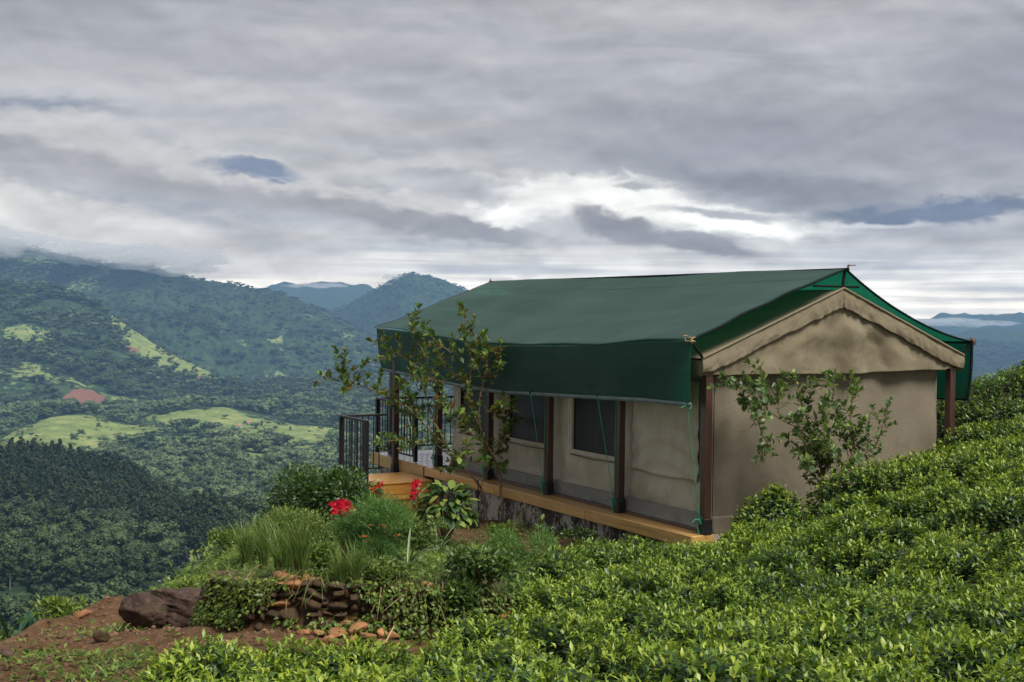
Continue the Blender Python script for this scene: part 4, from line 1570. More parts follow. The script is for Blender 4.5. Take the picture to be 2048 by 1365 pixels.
def build_canopy():
    FU, FW, F0, F1, EU0, EW0 = 2.33, 3.525, -.10, 10.02, -.34, 2.535
    hem_pts = np.array([(-.02, 1.705), (1.0, 1.70), (2.0, 1.665), (3.0, 1.63), (4.0, 1.60), (4.9, 1.565), (6.2, 1.585), (7.7, 1.65), (9.0, 1.70), (9.9, 1.74)])
    eav_pts = np.array([(-.10, 2.538), (.8, 2.50), (2.0, 2.43), (3.2, 2.375), (4.4, 2.345), (5.2, 2.335), (6.2, 2.355), (7.4, 2.42), (8.8, 2.50), (10.02, 2.53)])

    def left(s, t):
        v = F0 + t * (F1 - F0)
        ew = np.interp(v, eav_pts[:, 0], eav_pts[:, 1])
        u = FU + (EU0 - FU) * s
        rw = FW - .035 * np.sin(t * math.pi) * 0 + .01 * np.sin(t * 9)
        k = s
        w = rw + (ew - rw) * k - .05 * np.sin(s * math.pi) * np.sin(t * math.pi)
        w = w + .035 * np.sin(s * math.pi) * (1 - smooth(t, 0, .25)) + .02 * smooth(t, 0, .06) * fbm(s * 3, v * .5, 4, 61) + .008 * np.sin(s * 21 + .8 * np.sin(v)) * smooth(s, .05, .3)
        w = w + .03 * np.sin(v * math.pi / 2) ** 2 * smooth(s, .55, .95) * .6
        return u, v, w
    roof = sheet('roof_net', left, 40, 100, [M_['net']], canopy, thick=.003)

    def right(s, t):
        v = F0 + t * (F1 - F0)
        u = FU + (4.95 - FU) * s
        sag = .17 * np.sin(s * math.pi) ** .8 * (1 - .3 * smooth(t, 0, .4))
        w = FW + (2.52 - FW) * s - sag + .012 * fbm(s * 3, v * .4, 3, 63) - .12 * np.sin(t * math.pi) * s
        return u, v, w
    sheet('roof_net', right, 40, 80, [M_['net']], canopy, thick=.003)

    def flap(s, t):
        v = F0 + .01 + s * (F1 - F0 - .1)
        v = v + t * .07 * (1 - s) - t * .1 * s
        ew = np.interp(v, eav_pts[:, 0], eav_pts[:, 1])
        hw = np.interp(v, hem_pts[:, 0], hem_pts[:, 1])
        w = ew + (hw - ew) * t
        bil = .02 * np.sin(t * math.pi) * (.6 + .4 * np.sin(v * .9))
        d = .018 * fbm(v * 1.2, t * 1.1, 3, 66) + .012 * np.sin(v * 4.2 + t * 1.3) * t
        return EU0 - bil - d + .05 * t, v, w
    sheet('side_flap', flap, 130, 24, [M_['net']], canopy, thick=.003)

    def hem(s, t):
        v = -.035 + s * 9.92
        hw = np.interp(v, hem_pts[:, 0], hem_pts[:, 1])
        return EU0 + .04 - .018 * fbm(v * 1.2, 1.1, 3, 66), v, hw + .018 - .055 * t
    sheet('hem', hem, 100, 2, [M_['hem']], canopy, thick=.02)

    def flapr(s, t):
        v = F0 + .01 + s * (F1 - F0)
        w = 2.52 - .12 * np.sin(s * math.pi) - t * .88
        return 4.95 - .08 * t + .03 * np.sin(t * 3) + .015 * fbm(v, t * 2, 2, 69), v, w
    sheet('side_flap', flapr, 60, 16, [M_['net']], canopy, thick=.003)
    for sv in (.17,):
        tt = np.linspace(0, 1, 60)
        q = left(np.full(60, sv), tt)
        MB().tube(np.stack([q[0], q[1], q[2] + .001], 1), .004, 4).build('seam', [M_['net']], canopy)
    # black front hem ropes and poles
    ss = np.linspace(0, 1, 24)
    lx = left(ss, np.zeros(24))
    MB().tube(np.stack([lx[0], lx[1] - .004, lx[2] - .008], 1), .017, 6).build('edge_rope', [M_['pole']], canopy)
    rx = right(ss, np.zeros(24))
    MB().tube(np.stack([rx[0], rx[1] - .004, rx[2] - .008], 1), .017, 6).build('edge_rope', [M_['pole']], canopy)
    fr = flapr(np.zeros(10), np.linspace(0, 1, 10))
    MB().tube(np.stack(fr, 1), .022, 6).build('edge_rope', [M_['pole']], canopy)
    fb = flapr(np.linspace(0, 1, 12), np.ones(12))
    MB().tube(np.stack(fb, 1), .014, 5).build('edge_rope', [M_['pole']], canopy)
    fl = flap(np.ones(8), np.linspace(0, 1, 8))
    MB().tube(np.stack(fl, 1), .010, 5).build('edge_rope', [M_['pole']], canopy)
    bk = left(np.linspace(0, 1, 24), np.ones(24))
    MB().tube(np.stack([bk[0], bk[1] + .003, bk[2]], 1), .012, 5).build('edge_rope', [M_['pole']], canopy)
    MB().tube([(FU, -.085, 3.53), (FU - .04, -.085, 3.24)], .022, 6).build('pole', [M_['pole']], canopy)
    MB().tube([(1.76, -.08, 3.275), (2.60, -.08, 3.275)], .018, 6).build('pole', [M_['pole']], canopy)
    MB().tube([(-.34, -.08, 2.53), (-.14, -.075, 2.30)], .020, 6).build('strut', [M_['pole']], canopy)
    MB().tube([(4.95, -.08, 2.52), (4.76, -.075, 2.31)], .022, 6).build('strut', [M_['pole']], canopy)
    MB().tube([(4.93, -.08, 2.49), (4.36, .5, 2.50)], .018, 6).build('strut', [M_['pole']], canopy)
    MB().tube([(FU, -.15, 3.515), (FU, F1 + .12, 3.515)], .022, 6).build('ridge_pole', [M_['pole']], canopy)
    for v in (2.0, 4.0, 6.0, 8.0, 9.95):
        for a, b in (((-.33, v, 2.30), (-.12, v, 2.27)), ((4.94, v, 2.36), (4.72, v, 2.30))):
            MB().tube([a, b], .018, 5).build('strut', [M_['pole']], canopy)
        MB().tube([(2.3, v, 3.50), (2.3, v, 3.24)], .018, 5).build('strut', [M_['pole']], canopy)

    def knot(p, n, sc, m):
        mb = MB()
        r = np.random.default_rng(int(abs(p[0] * 100 + p[1] * 10)) + n)
        for k in range(n):
            q = np.cumsum(np.vstack([[0, 0, 0], r.normal(0, sc, (4, 3))]), 0) + p
            mb.tube(q, .007, 4)
        mb.build('tie_knot', [m], canopy)
    knot(np.array([-.35, -.11, 2.54]), 8, .022, M_['dry'])
    knot(np.array([FU, -.14, 3.53]), 5, .02, M_['twig'])
    knot(np.array([FU, F1 + .06, 3.53]), 4, .025, M_['twig'])
    knot(np.array([4.96, -.12, 2.53]), 6, .03, M_['twig'])
    # guy ropes: eyelet on the hem down to the foot of a post
    for v, vf in ((.02, .03), (2.10, SP + .04), (3.98, 2 * SP + .04), (5.95, 3 * SP + .04), (7.9, 4 * SP + .04)):
        hw = np.interp(v, hem_pts[:, 0], hem_pts[:, 1]) - .01
        ey = MB()
        ey.tube([(EU0 + .04 + .02 * math.cos(a_), v, hw + .02 + .02 * math.sin(a_)) for a_ in np.linspace(0, 6.28, 9)], .011, 5)
        e = ey.build('eyelet', [M_['sleeve']], canopy)
        rp = MB()
        foot = np.array([-.075, vf, .20])
        top = np.array([EU0 + .035, v, hw])
        for j, off in enumerate((0, .05)):
            top2 = top if j == 0 else np.array([-.06, vf - .02, hw + .12])
            P = [top2 + (foot - top2) * q + np.array([0, 0, -.05 * math.sin(q * math.pi) * 0]) for q in np.linspace(0, 1, 6)]
            if j == 0 or v > 1:
                rp.tube(P, .0055, 5)
        r = np.random.default_rng(int(v * 10) + 3)
        for c, n, sp_ in ((top, 6, .018), (foot, 9, .027)):
            for k in range(n):
                q = np.cumsum(np.vstack([[0, 0, 0], r.normal(0, sp_, (3, 3)) + [0, 0, -.012]]), 0) + c
                rp.tube(q, .006, 4)
        rp.tube([foot, foot + [-.02, .01, -.12], foot + [-.01, -.02, -.20]], .009, 4)
        rp.build('guy_rope', [M_['rope']], canopy)


build_canopy()

# ================================================================== deck, steps, railings
deck = thing('timber_deck', 'varnished timber deck on a stained whitewashed plinth, carrying the tent', 'deck', TO, TA)


def build_deck():
    def pl(s, t):
        v = -.02 + s * 8.0
        w = -.172 - t * .95
        return -.13 - .03 * fbm(v * 2.2, w * 3, 4, 81) - .02 * t, v, w
    sheet('plinth', pl, 160, 16, [M_['plinth']], deck, thick=.03)
    MB().box(-.08, 4.9, 0.0, 10.4, -1.2, -.18).build('plinth', [M_['plinth']], deck)
    MB().box(.10, 4.85, .02, 7.55, -.175, -.025).build('floor_panel', [M_['board']], deck)
    # edge planks
    e = [-.06, 2.45, 5.2, 7.86]
    for a, b in zip(e[:-1], e[1:]):
        MB().box(-.265, .095, a + .003, b - .003, -.168, -.006, .008).build('edge_plank', [M_['plank']], deck)
    MB().box(-.275, -.255, 7.865, 7.90, -.20, -.004, .003).build('edge_plank', [M_['post']], deck)
    # verandah boards, wet and shining, run across
    v = 7.62
    while v < 10.38:
        MB().box(-.17, 4.82, v, v + .118, -.05, -.012 + rng.uniform(0, .004), .004).build('deck_board', [M_['board']], deck)
        v += .124
    for a, b in ((7.93, 9.2), (9.205, 10.42)):
        MB().box(-.215, -.175, a, b, -.235, -.004, .006).build('fascia_board', [M_['plank']], deck)
    MB().box(-.215, 4.85, 10.425, 10.46, -.235, -.004, .006).build('fascia_board', [M_['plank']], deck)
    # steps
    for (u0, u1, v0, v1, w1, h) in ((-1.52, -.28, 7.50, 8.75, -.205, .22), (-1.60, -.30, 7.12, 7.60, -.435, .25)):
        n = 4 if v1 - v0 < 1 else 9
        for k in range(n):
            a = v0 - .02 + (v1 - v0) * k / n
            MB().box(u0 - .015, u1, a + .002, a + (v1 - v0) / n - .002, w1 - .03, w1 + rng.uniform(0, .003), .004).build('tread_board', [M_['step']], deck)
        MB().box(u0, u1, v0, v0 + .03, w1 - h, w1 - .031, .004).build('riser_board', [M_['step']], deck)
        MB().box(u0 + .002, u0 + .03, v0 + .031, v1, w1 - h, w1 - .031, .004).build('riser_board', [M_['step']], deck)
    MB().box(-1.55, -.30, 7.16, 8.7, -1.3, -.69).build('step_base', [M_['sleeve']], deck)
    MB().box(-1.75, -1.53, 7.55, 8.9, -1.2, -.215, .01).build('landing_kerb', [plain('grey_concrete', (.22, .20, .18), .8)], deck)


build_deck()


def railing(label, a, b, w0, h, nbal, posts=(True, True), extra=0.0):
    """from a to b in deck coordinates"""
    a, b = np.array(a, float), np.array(b, float)
    L = np.linalg.norm(b - a)
    ang = math.atan2(b[1] - a[1], b[0] - a[0])
    o = tw(a[0], a[1], w0)
    t = thing('metal_railing', label, 'railing', o, TA + ang, 'dark metal railings of the deck')
    for k, on in enumerate(posts):
        if on:
            x = 0 if k == 0 else L
            MB().box(x - .035, x + .035, -.035, .035, 0, h + .01, .005).build('post', [M_['metal']], t)
    MB().box(-.045, L + .045, -.03, .03, h + .012, h + .052, .006).build('top_rail', [M_['metal']], t)
    MB().box(.036, L - .036, -.015, .015, .085, .115, .003).build('bottom_rail', [M_['metal']], t)
    bal = MB().tube([(0, 0, .116), (0, 0, h + .01)], .011, 6).mesh('baluster', [M_['metal']])
    for k in range(nbal):
        x = L * (k + 1) / (nbal + 1)
        link('baluster', bal, t, (x, 0, 0))


railing('dark metal railing along the outer side of the step landing', (-1.51, 7.66), (-1.51, 8.86), -.215, 1.08, 8)
railing('dark metal railing across the back of the step landing', (-1.43, 8.86), (-.62, 8.86), -.215, 1.08, 6, (False, False))
railing('dark metal railing on the verandah edge above the landing', (-.12, 8.55), (-.12, 10.36), 0, 1.06, 13)
railing('dark metal railing across the far end of the verandah', (-.04, 10.36), (4.6, 10.36), 0, 1.06, 34, (False, True))


# ================================================================== tea
T_TPS = TPS([tuple(pt(*q)) for q in (
    (200, 1365, 6.3), (480, 1310, 7.0), (700, 1365, 6.0), (1024, 1365, 5.9), (1500, 1365, 5.7), (2048, 1365, 5.5),
    (560, 1290, 7.5), (680, 1318, 7.6), (800, 1318, 7.8), (940, 1235, 8.6), (1000, 1105, 11.6), (1200, 1098, 13.0), (1370, 1098, 14.0), (1430, 1062, 14.9),
    (1200, 1230, 9.0), (1600, 1230, 8.5), (2048, 1230, 8.0), (1500, 1130, 11.5), (1750, 1125, 11), (2048, 1110, 10), (1640, 1048, 13.5), (2048, 1020, 11.6),
    (1750, 985, 14.4), (2048, 960, 13))] + [(-4, 2, 1.3), (0, 1, 1.75), (5, 1, 2.0), (10, 8, 2.1), (10, 14, 2.2)], 3e-3)

TEA_POLY = [(-2.2, 6.1), (-2.08, 6.9), (-1.9, 7.55), (-1.45, 7.8), (-.75, 7.85), (-.42, 8.3), (-.20, 8.95), (-.05, 9.8), (.02, 11.0), (.5, 12.6), (1.5, 13.6), (2.1, 14.2), (2.62, 14.95), (3.2, 15.3),
            (3.6, 14.3), (4.6, 14.2), (5.6, 14.1), (7.5, 13.8), (9, 12), (9, 4.2), (-2.5, 4.2)]
_bush = np.random.default_rng(5)
BC = np.array([(x + _bush.uniform(-.28, .28) + (.46 if j % 2 else 0), y + _bush.uniform(-.2, .2)) for j, y in enumerate(np.arange(3.2, 21, .82)) for x in np.arange(-3.5, 13, .98)])


def bush_dist(x, y):
    o1, o2 = np.full(x.shape, 9.0), np.full(x.shape, 9.0)
    for c in BC:
        d = np.hypot(x - c[0], (y - c[1]) * 1.1)
        o2 = np.minimum(o2, np.maximum(o1, d))
        o1 = np.minimum(o1, d)
    return o1, o2


GAPS = [(pt(1700, 1120, 11.0)[:2], .34, .42), (pt(1880, 1160, 9.6)[:2], .3, .2), (pt(1180, 1340, 6.6)[:2], .3, .25), (pt(1040, 1330, 6.6)[:2], .22, .16), (pt(1470, 1215, 9.0)[:2], .26, .16), (pt(2010, 1250, 7.4)[:2], .25, .16), (pt(1990, 1045, 11.3)[:2], .3, .2)]


def tea_z(x, y, sd=None):
    o1, o2 = bush_dist(x, y)
    z = T_TPS(x, y)
    gap = o2 - o1
    z = z - .17 * (1 - smooth(gap, 0, .24)) - .09 * (o1 / .6) ** 2 + .05
    z = z + .13 * fbm(x * .9, y * .9, 3, 91) + .10 * fbm(x * 3.1, y * 3.1, 3, 92)
    for c, r, a in GAPS:
        z = z - a * np.exp(-((x - c[0]) ** 2 + (y - c[1]) ** 2) / r ** 2)
    if sd is not None:
        g = ground_z(x, y)
        z = g + .06 + np.maximum(z - g - .06, .12) * (1 - (1 - np.clip(sd / .38, 0, 1)) ** 2.2)
    return z, gap


def tea_shoots(x, y, z, nrm, sc, vig):
    """shoots of a plucked tea bush: dark mature leaves below, upright yellow-green flush on top"""
    n = len(x)
    parts = []
    base = np.stack([x, y, z], 1)
    up = unit(nrm + rng.normal(0, .22, (n, 3)) + [0, 0, .35])

    def ring(P0, upv, tilt_lo, tilt_hi, L0, L1, wr, curl, tone):
        m = len(P0)
        a = rng.uniform(0, 6.283, m)
        ref = unit(np.cross(upv, np.array([.3, .9, .1])))
        oth = np.cross(upv, ref)
        side = ref * np.cos(a)[:, None] + oth * np.sin(a)[:, None]
        tl = np.radians(rng.uniform(tilt_lo, tilt_hi, m))
        D = upv * np.cos(tl)[:, None] + side * np.sin(tl)[:, None]
        N = upv * np.sin(tl)[:, None] - side * np.cos(tl)[:, None]
        return leaf_arrays(P0, D, N, rng.uniform(L0, L1, m) * SCN, rng.uniform(*wr, m) * SCN, rng.uniform(*curl, m), .22, tone)
    SCN = 1.0
    for k in range(4):                      # mature leaves
        q = rng.uniform(0, 1, n) < .95
        SCN = sc[q]
        P0 = base[q] - up[q] * (rng.uniform(.02, .13, q.sum()))[:, None] + rng.normal(0, .022, (q.sum(), 3))
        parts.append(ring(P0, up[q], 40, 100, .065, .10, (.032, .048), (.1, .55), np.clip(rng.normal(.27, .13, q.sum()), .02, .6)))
    for k in range(2):                      # half-grown
        q = rng.uniform(0, 1, n) < .85
        SCN = sc[q]
        P0 = base[q] - up[q] * (rng.uniform(-.01, .05, q.sum()))[:, None] + rng.normal(0, .012, (q.sum(), 3))
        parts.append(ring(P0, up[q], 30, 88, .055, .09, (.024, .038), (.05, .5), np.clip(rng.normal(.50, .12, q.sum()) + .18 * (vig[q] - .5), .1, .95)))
    for k in range(3):                      # flush
        q = rng.uniform(0, 1, n) < .16 + .62 * vig
        SCN = sc[q]
        P0 = base[q] + up[q] * (rng.uniform(.005, .05, q.sum()))[:, None]
        parts.append(ring(P0, up[q], 12, 72, .045, .08, (.017, .030), (.0, .5), np.clip(rng.normal(.78, .13, q.sum()) + .2 * (vig[q] - .5), .35, 1)))
    return cat_arrays(parts)


def tea_patch(name, poly, zfun, dens, parent=None, core='core', edge=.38):
    P = np.array(poly)
    x0, y0 = P.min(0)
    x1, y1 = P.max(0)
    n = int((x1 - x0) * (y1 - y0) * dens * 1.9)
    x, y = rng.uniform(x0, x1, n), rng.uniform(y0, y1, n)
    sd = poly_sd(x, y, poly)
    inview = (np.abs(x) < .50 * y + 1.2)
    pr = np.where(sd < edge, 1.0, .53) * np.where(y > 9, np.clip(1.15 - (y - 9) * .045, .6, 1), 1)
    ok = (sd > 0) & inview & (rng.uniform(0, 1, n) < pr)
    x, y, sd = x[ok], y[ok], sd[ok]
    z, gap = zfun(x, y, sd)
    e = .05
    zx, _ = zfun(x + e, y, poly_sd(x + e, y, poly))
    zy, _ = zfun(x, y + e, poly_sd(x, y + e, poly))
    nrm = unit(np.stack([-(zx - z) / e * .6, -(zy - z) / e * .6, np.ones_like(z)], 1))
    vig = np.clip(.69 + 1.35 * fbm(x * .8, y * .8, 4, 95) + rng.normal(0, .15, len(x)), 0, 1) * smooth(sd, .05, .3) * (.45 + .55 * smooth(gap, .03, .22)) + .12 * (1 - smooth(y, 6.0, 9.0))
    sc = np.where(y > 9, 1 + (y - 9) * .02, 1.0) * rng.uniform(.60, .94, len(x)) * (1 + .08 * (1 - smooth(y, 6.5, 9.5)))
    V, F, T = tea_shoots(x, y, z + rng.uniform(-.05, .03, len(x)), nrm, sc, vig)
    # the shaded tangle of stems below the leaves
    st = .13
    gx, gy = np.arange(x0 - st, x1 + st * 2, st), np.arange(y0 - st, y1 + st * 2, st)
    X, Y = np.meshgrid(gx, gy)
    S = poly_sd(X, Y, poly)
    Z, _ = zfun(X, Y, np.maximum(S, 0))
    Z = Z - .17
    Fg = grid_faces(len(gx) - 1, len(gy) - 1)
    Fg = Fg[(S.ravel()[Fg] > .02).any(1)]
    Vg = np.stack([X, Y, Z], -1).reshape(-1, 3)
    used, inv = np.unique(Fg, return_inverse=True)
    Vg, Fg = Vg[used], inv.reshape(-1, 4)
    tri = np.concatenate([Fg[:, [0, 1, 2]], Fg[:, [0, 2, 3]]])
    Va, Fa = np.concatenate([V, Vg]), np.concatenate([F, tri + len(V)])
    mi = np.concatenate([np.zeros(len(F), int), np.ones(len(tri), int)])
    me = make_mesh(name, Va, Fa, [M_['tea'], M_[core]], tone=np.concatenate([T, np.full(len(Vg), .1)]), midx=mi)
    return link(name, me, parent)


tag(tea_patch('tea_field', TEA_POLY, tea_z, 540), kind='stuff')


def hedge_z(zt_pts, amp=.10):
    tp = TPS(zt_pts, 3e-3)

    def f(x, y, sd):
        z = tp(x, y) + amp * fbm(x * 1.3, y * 1.3, 3, 97) + .05 * fbm(x * 4, y * 4, 2, 98)
        g = ground_z(x, y)
        z = g + .05 + np.maximum(z - g - .05, .12) * (1 - (1 - np.clip(sd / .42, 0, 1)) ** 2.4)
        return z, np.full(x.shape, .3)
    return f


def stems(poly, n, parent, h=.5):
    mb = MB()
    P = np.array(poly)
    c = P.mean(0)
    for k in range(n):
        q = c + (P[rng.integers(0, len(P))] - c) * rng.uniform(.1, .6)
        g = float(ground_z(q[0], q[1]))
        d = rng.normal(0, .12, 2)
        mb.tube([(q[0], q[1], g - .05), (q[0] + d[0] * .5, q[1] + d[1] * .5, g + h * .5), (q[0] + d[0], q[1] + d[1], g + h)], [.016, .012, .006], 5)
    return mb.build('stem', [M_['bark']], parent)


def tea_thing(label, poly, zpts, dens=300, amp=.1, group=None, name='tea_hedge', cat='tea hedge'):
    t = thing(name, label, cat, (0, 0, 0), 0, group)
    tea_patch('foliage', poly, hedge_z(zpts, amp), dens, t)
    stems(poly, 8, t)
    return t


def pz(*qs):
    return [tuple(pt(*q)) for q in qs]


# the row under the gable wall
a = [(3.42, 15.0), (3.55, 15.35), (4.3, 15.55), (5.2, 15.95), (6.3, 15.9), (7.6, 15.7), (8.6, 15.2), (8.6, 14.0), (7.4, 14.0), (6.2, 14.1), (5.2, 14.25), (4.4, 14.3)]
tea_thing('clipped tea hedge row running right from the gable shrub, dark shade at its foot', a,
          pz((1600, 990, 15.0), (1655, 958, 15.0), (1750, 936, 15.2), (1850, 920, 15.2), (1950, 905, 15.0), (2048, 890, 14.8), (1700, 965, 14.5), (2048, 920, 14.2), (1850, 945, 14.4), (1700, 935, 15.8), (2048, 870, 15.6)), 330)
a = [(5.75, 17.0), (6.3, 17.55), (7.3, 17.7), (8.6, 17.6), (9.6, 17.2), (9.6, 16.2), (8, 16.3), (6.8, 16.4), (6.0, 16.5)]
tea_thing('tea hedge row behind, level with the foot of the right tent post', a,
          pz((1850, 866, 17.1), (1920, 856, 17.2), (2048, 842, 17.2), (2048, 862, 16.5), (1900, 878, 16.6), (2048, 830, 17.6), (1880, 850, 17.5)), 300)
a = [(6.80, 18.5), (6.62, 19.2), (6.75, 20.1), (7.9, 20.6), (9.2, 20.6), (10.6, 20.2), (10.4, 18.4), (9.2, 18.3), (8.1, 18.2), (7.2, 18.2)]
tea_thing('bright tea bushes on the crest beside the green net\'s right corner', a,
          pz((1872, 822, 19.2), (1890, 808, 19.3), (1920, 790, 19.3), (1980, 765, 19.4), (2048, 748, 19.4), (2048, 790, 18.7), (1960, 800, 18.8), (2048, 735, 20), (1990, 755, 20)), 330, .16)
# the round bush before the corner post
cx, cy = pt(1535, 1010, 14.9)[:2]
a = [(cx + (.60 + .08 * math.sin(3 * q + 1)) * math.cos(q), cy + (.44 + .06 * math.cos(2 * q)) * math.sin(q)) for q in np.linspace(0, 5.9, 14)]
tea_thing('rounded tea bush standing alone before the gable wall by the corner post', a,
          pz((1500, 985, 14.9), (1530, 972, 14.9), (1570, 978, 14.9), (1530, 975, 15.2), (1540, 985, 14.6)), 420, .2, name='tea_bush', cat='bush')


# ================================================================== garden plants
def leaf_mesh(name, m, L, W, curl=.15, fold=.2, rows=3):
    """a single leaf along +Y, face up +Z, pointed oval with a folded midrib"""
    V, F = [(0, 0, 0)], []
    prof = [.62, 1.0, .72] if rows == 3 else [1.0]
    ys = [.22, .5, .78] if rows == 3 else [.45]
    for p, y in zip(prof, ys):
        z = -curl * L * (y ** 2) * .5 + curl * L * y * .25
        V += [(-W / 2 * p, y * L, z + fold * W * .5 * p), (0, y * L, z), (W / 2 * p, y * L, z + fold * W * .5 * p)]
    V.append((0, L, -curl * L * .35))
    k = len(V) - 1
    F += [(0, 2, 1), (0, 3, 2)]
    for r in range(len(prof) - 1):
        b = 1 + 3 * r
        F += [(b, b + 1, b + 4, b + 3), (b + 1, b + 2, b + 5, b + 4)]
    b = 1 + 3 * (len(prof) - 1)
    F += [(b, b + 1, k), (b + 1, b + 2, k)]
    return make_mesh(name, np.array(V), F, [m], smooth_sh=True)


def orient(D, N):
    D = Vector(D).normalized()
    N = Vector(N)
    N = (N - D * N.dot(D))
    N = N.normalized() if N.length > 1e-5 else D.orthogonal().normalized()
    X = D.cross(N)
    return Matrix((X, D, N)).transposed()


def place_leaf(name, me, parent, p, D, N, sc):
    o = bpy.data.objects.new(name, me)
    COL.objects.link(o)
    o.parent = parent
    m = orient(D, N).to_4x4()
    m = m @ Matrix.Scale(sc, 4)
    m.translation = Vector(p)
    o.matrix_local = m
    return o


SMALL = {}


def branch_plant(label, cat, name, base, limbs, Y0, leafspec, lmat, bark, maxleaf=290, r0=.026, group=None, twig_gap=.2, twig_len=1.0):
    """limbs: (pixel polyline, depth offset, r0, r1, leaves-from fraction, spacing, leaf size); leaves are parts"""
    t = thing(name, label, cat, base, 0, group)
    B = np.array(base, float)
    lm = [leaf_mesh('leaf', lmat, 1.0, w, c, f) for w, c, f in leafspec]
    leaves = []
    for poly, dep, ra, rb, lf, sp, lsz in limbs:
        q = np.array(poly, float)
        dd = np.linspace(dep[0], dep[1], len(q))
        P = np.array([pt(x, y, Y0 + d) for (x, y), d in zip(q, dd)])
        # resample and make it grow a little unevenly
        seg = np.r_[0, np.cumsum(np.linalg.norm(np.diff(P, axis=0), axis=1))]
        n = max(4, int(seg[-1] / .10))
        s = np.linspace(0, seg[-1], n)
        Q = np.stack([np.interp(s, seg, P[:, k]) for k in range(3)], 1)
        Q[1:-1] += rng.normal(0, .008, (n - 2, 3))
        R = np.linspace(ra, rb, n)
        MB().tube(Q - B, R, 6).build('branch', [bark], t, sm=True)
        T = unit(np.gradient(Q, axis=0))

        def dress(pts, tan, start, step, size, droop):
            """leaves in twos and threes along a stem, thicker towards its end"""
            ln = np.r_[0, np.cumsum(np.linalg.norm(np.diff(pts, axis=0), axis=1))]
            a = rng.uniform(0, 6.28)
            pos = ln[-1] * start
            while pos < ln[-1]:
                i = min(len(pts) - 1, int(pos / ln[-1] * (len(pts) - 1)))
                p = np.array([np.interp(pos, ln, pts[:, k]) for k in range(3)])
                ref = unit(np.cross(tan[i], [.2, .1, 1.0]))
                oth = np.cross(tan[i], ref)
                for h in range(int(rng.integers(1, 4))):
                    a += 2.4 + rng.uniform(-.6, .6)
                    side = ref * math.cos(a) + oth * math.sin(a)
                    D = unit(tan[i] * rng.uniform(.15, .95) + side * rng.uniform(.6, 1) + rand_dirs(1)[0] * .3 + np.array([0, 0, .15 - droop * rng.uniform(0, 1)]))
                    N = unit(tan[i] * .5 - side * .3 + np.array([0, 0, .8]) + rand_dirs(1)[0] * .3)
                    leaves.append((p - B, D, N, size * rng.uniform(.55, 1.2)))
                pos += step * rng.uniform(.5, 1.5)
            ref = unit(np.cross(tan[-1], [.2, .1, 1.0]))
            oth = np.cross(tan[-1], ref)
            for h in range(5):
                a += 1.25
                side = ref * math.cos(a) + oth * math.sin(a)
                leaves.append((pts[-1] - B, unit(tan[-1] * rng.uniform(.5, 1.1) + side * .6), unit(tan[-1] + [0, 0, .4]), size * rng.uniform(.55, .95)))
        low = 1.0 if ra > .02 else .4
        dress(Q, T, max(lf, .15), sp * 1.1, lsz, .4 * low)
        # side twigs
        nt_ = int(seg[-1] * (1 - lf) / twig_gap)
        for k in range(nt_):
            f = lf + (1 - lf) * (k + rng.uniform(.1, .9)) / max(nt_, 1)
            i = min(n - 2, int(f * (n - 1)))
            side = unit(np.cross(T[i], rand_dirs(1)[0]))
            d0 = unit(T[i] * rng.uniform(.3, .9) + side + np.array([0, 0, rng.uniform(-.1, .5)]))
            tl = rng.uniform(.14, .40) * twig_len * (1.15 - .5 * f)
            tp = [Q[i]]
            d = d0
            for q_ in range(5):
                d = unit(d + rng.normal(0, .12, 3) + np.array([0, 0, .07]))
                tp.append(tp[-1] + d * tl / 5)
            tp = np.array(tp)
            MB().tube(tp - B, np.linspace(min(R[i] * .55, .006), .0022, 6), 4).build('twig', [bark], t)
            dress(tp, unit(np.gradient(tp, axis=0)), .2, sp * .75, lsz * rng.uniform(.8, 1.1), .5 * low)
    leaves.sort(key=lambda q: -q[3])
    for p, D, N, sz in leaves[:maxleaf]:
        place_leaf('leaf', lm[int(rng.integers(0, len(lm)))], t, p, D, N, sz)
    rest = leaves[maxleaf:]
    if rest:
        A = [np.array([q[k] for q in rest]) for k in range(3)]
        sz = np.array([q[3] for q in rest])
        V, F, _ = leaf_arrays(A[0], A[1], A[2], sz, sz * .52, .15, .2)
        o = link('small_leaf', make_mesh('small_leaf', V, F, [SMALL[lmat.name]], tone=np.repeat(rng.uniform(0, 1, len(sz)), 5)), t)
        o['kind'] = 'stuff'
    return t


SMALL['tree_leaf'] = leaf_mat('small_tree_leaf', TREE_STOPS, .52, .32, spec=.3)
SMALL['shrub_leaf'] = leaf_mat('small_shrub_leaf', SHRUB_STOPS, .42, .32)
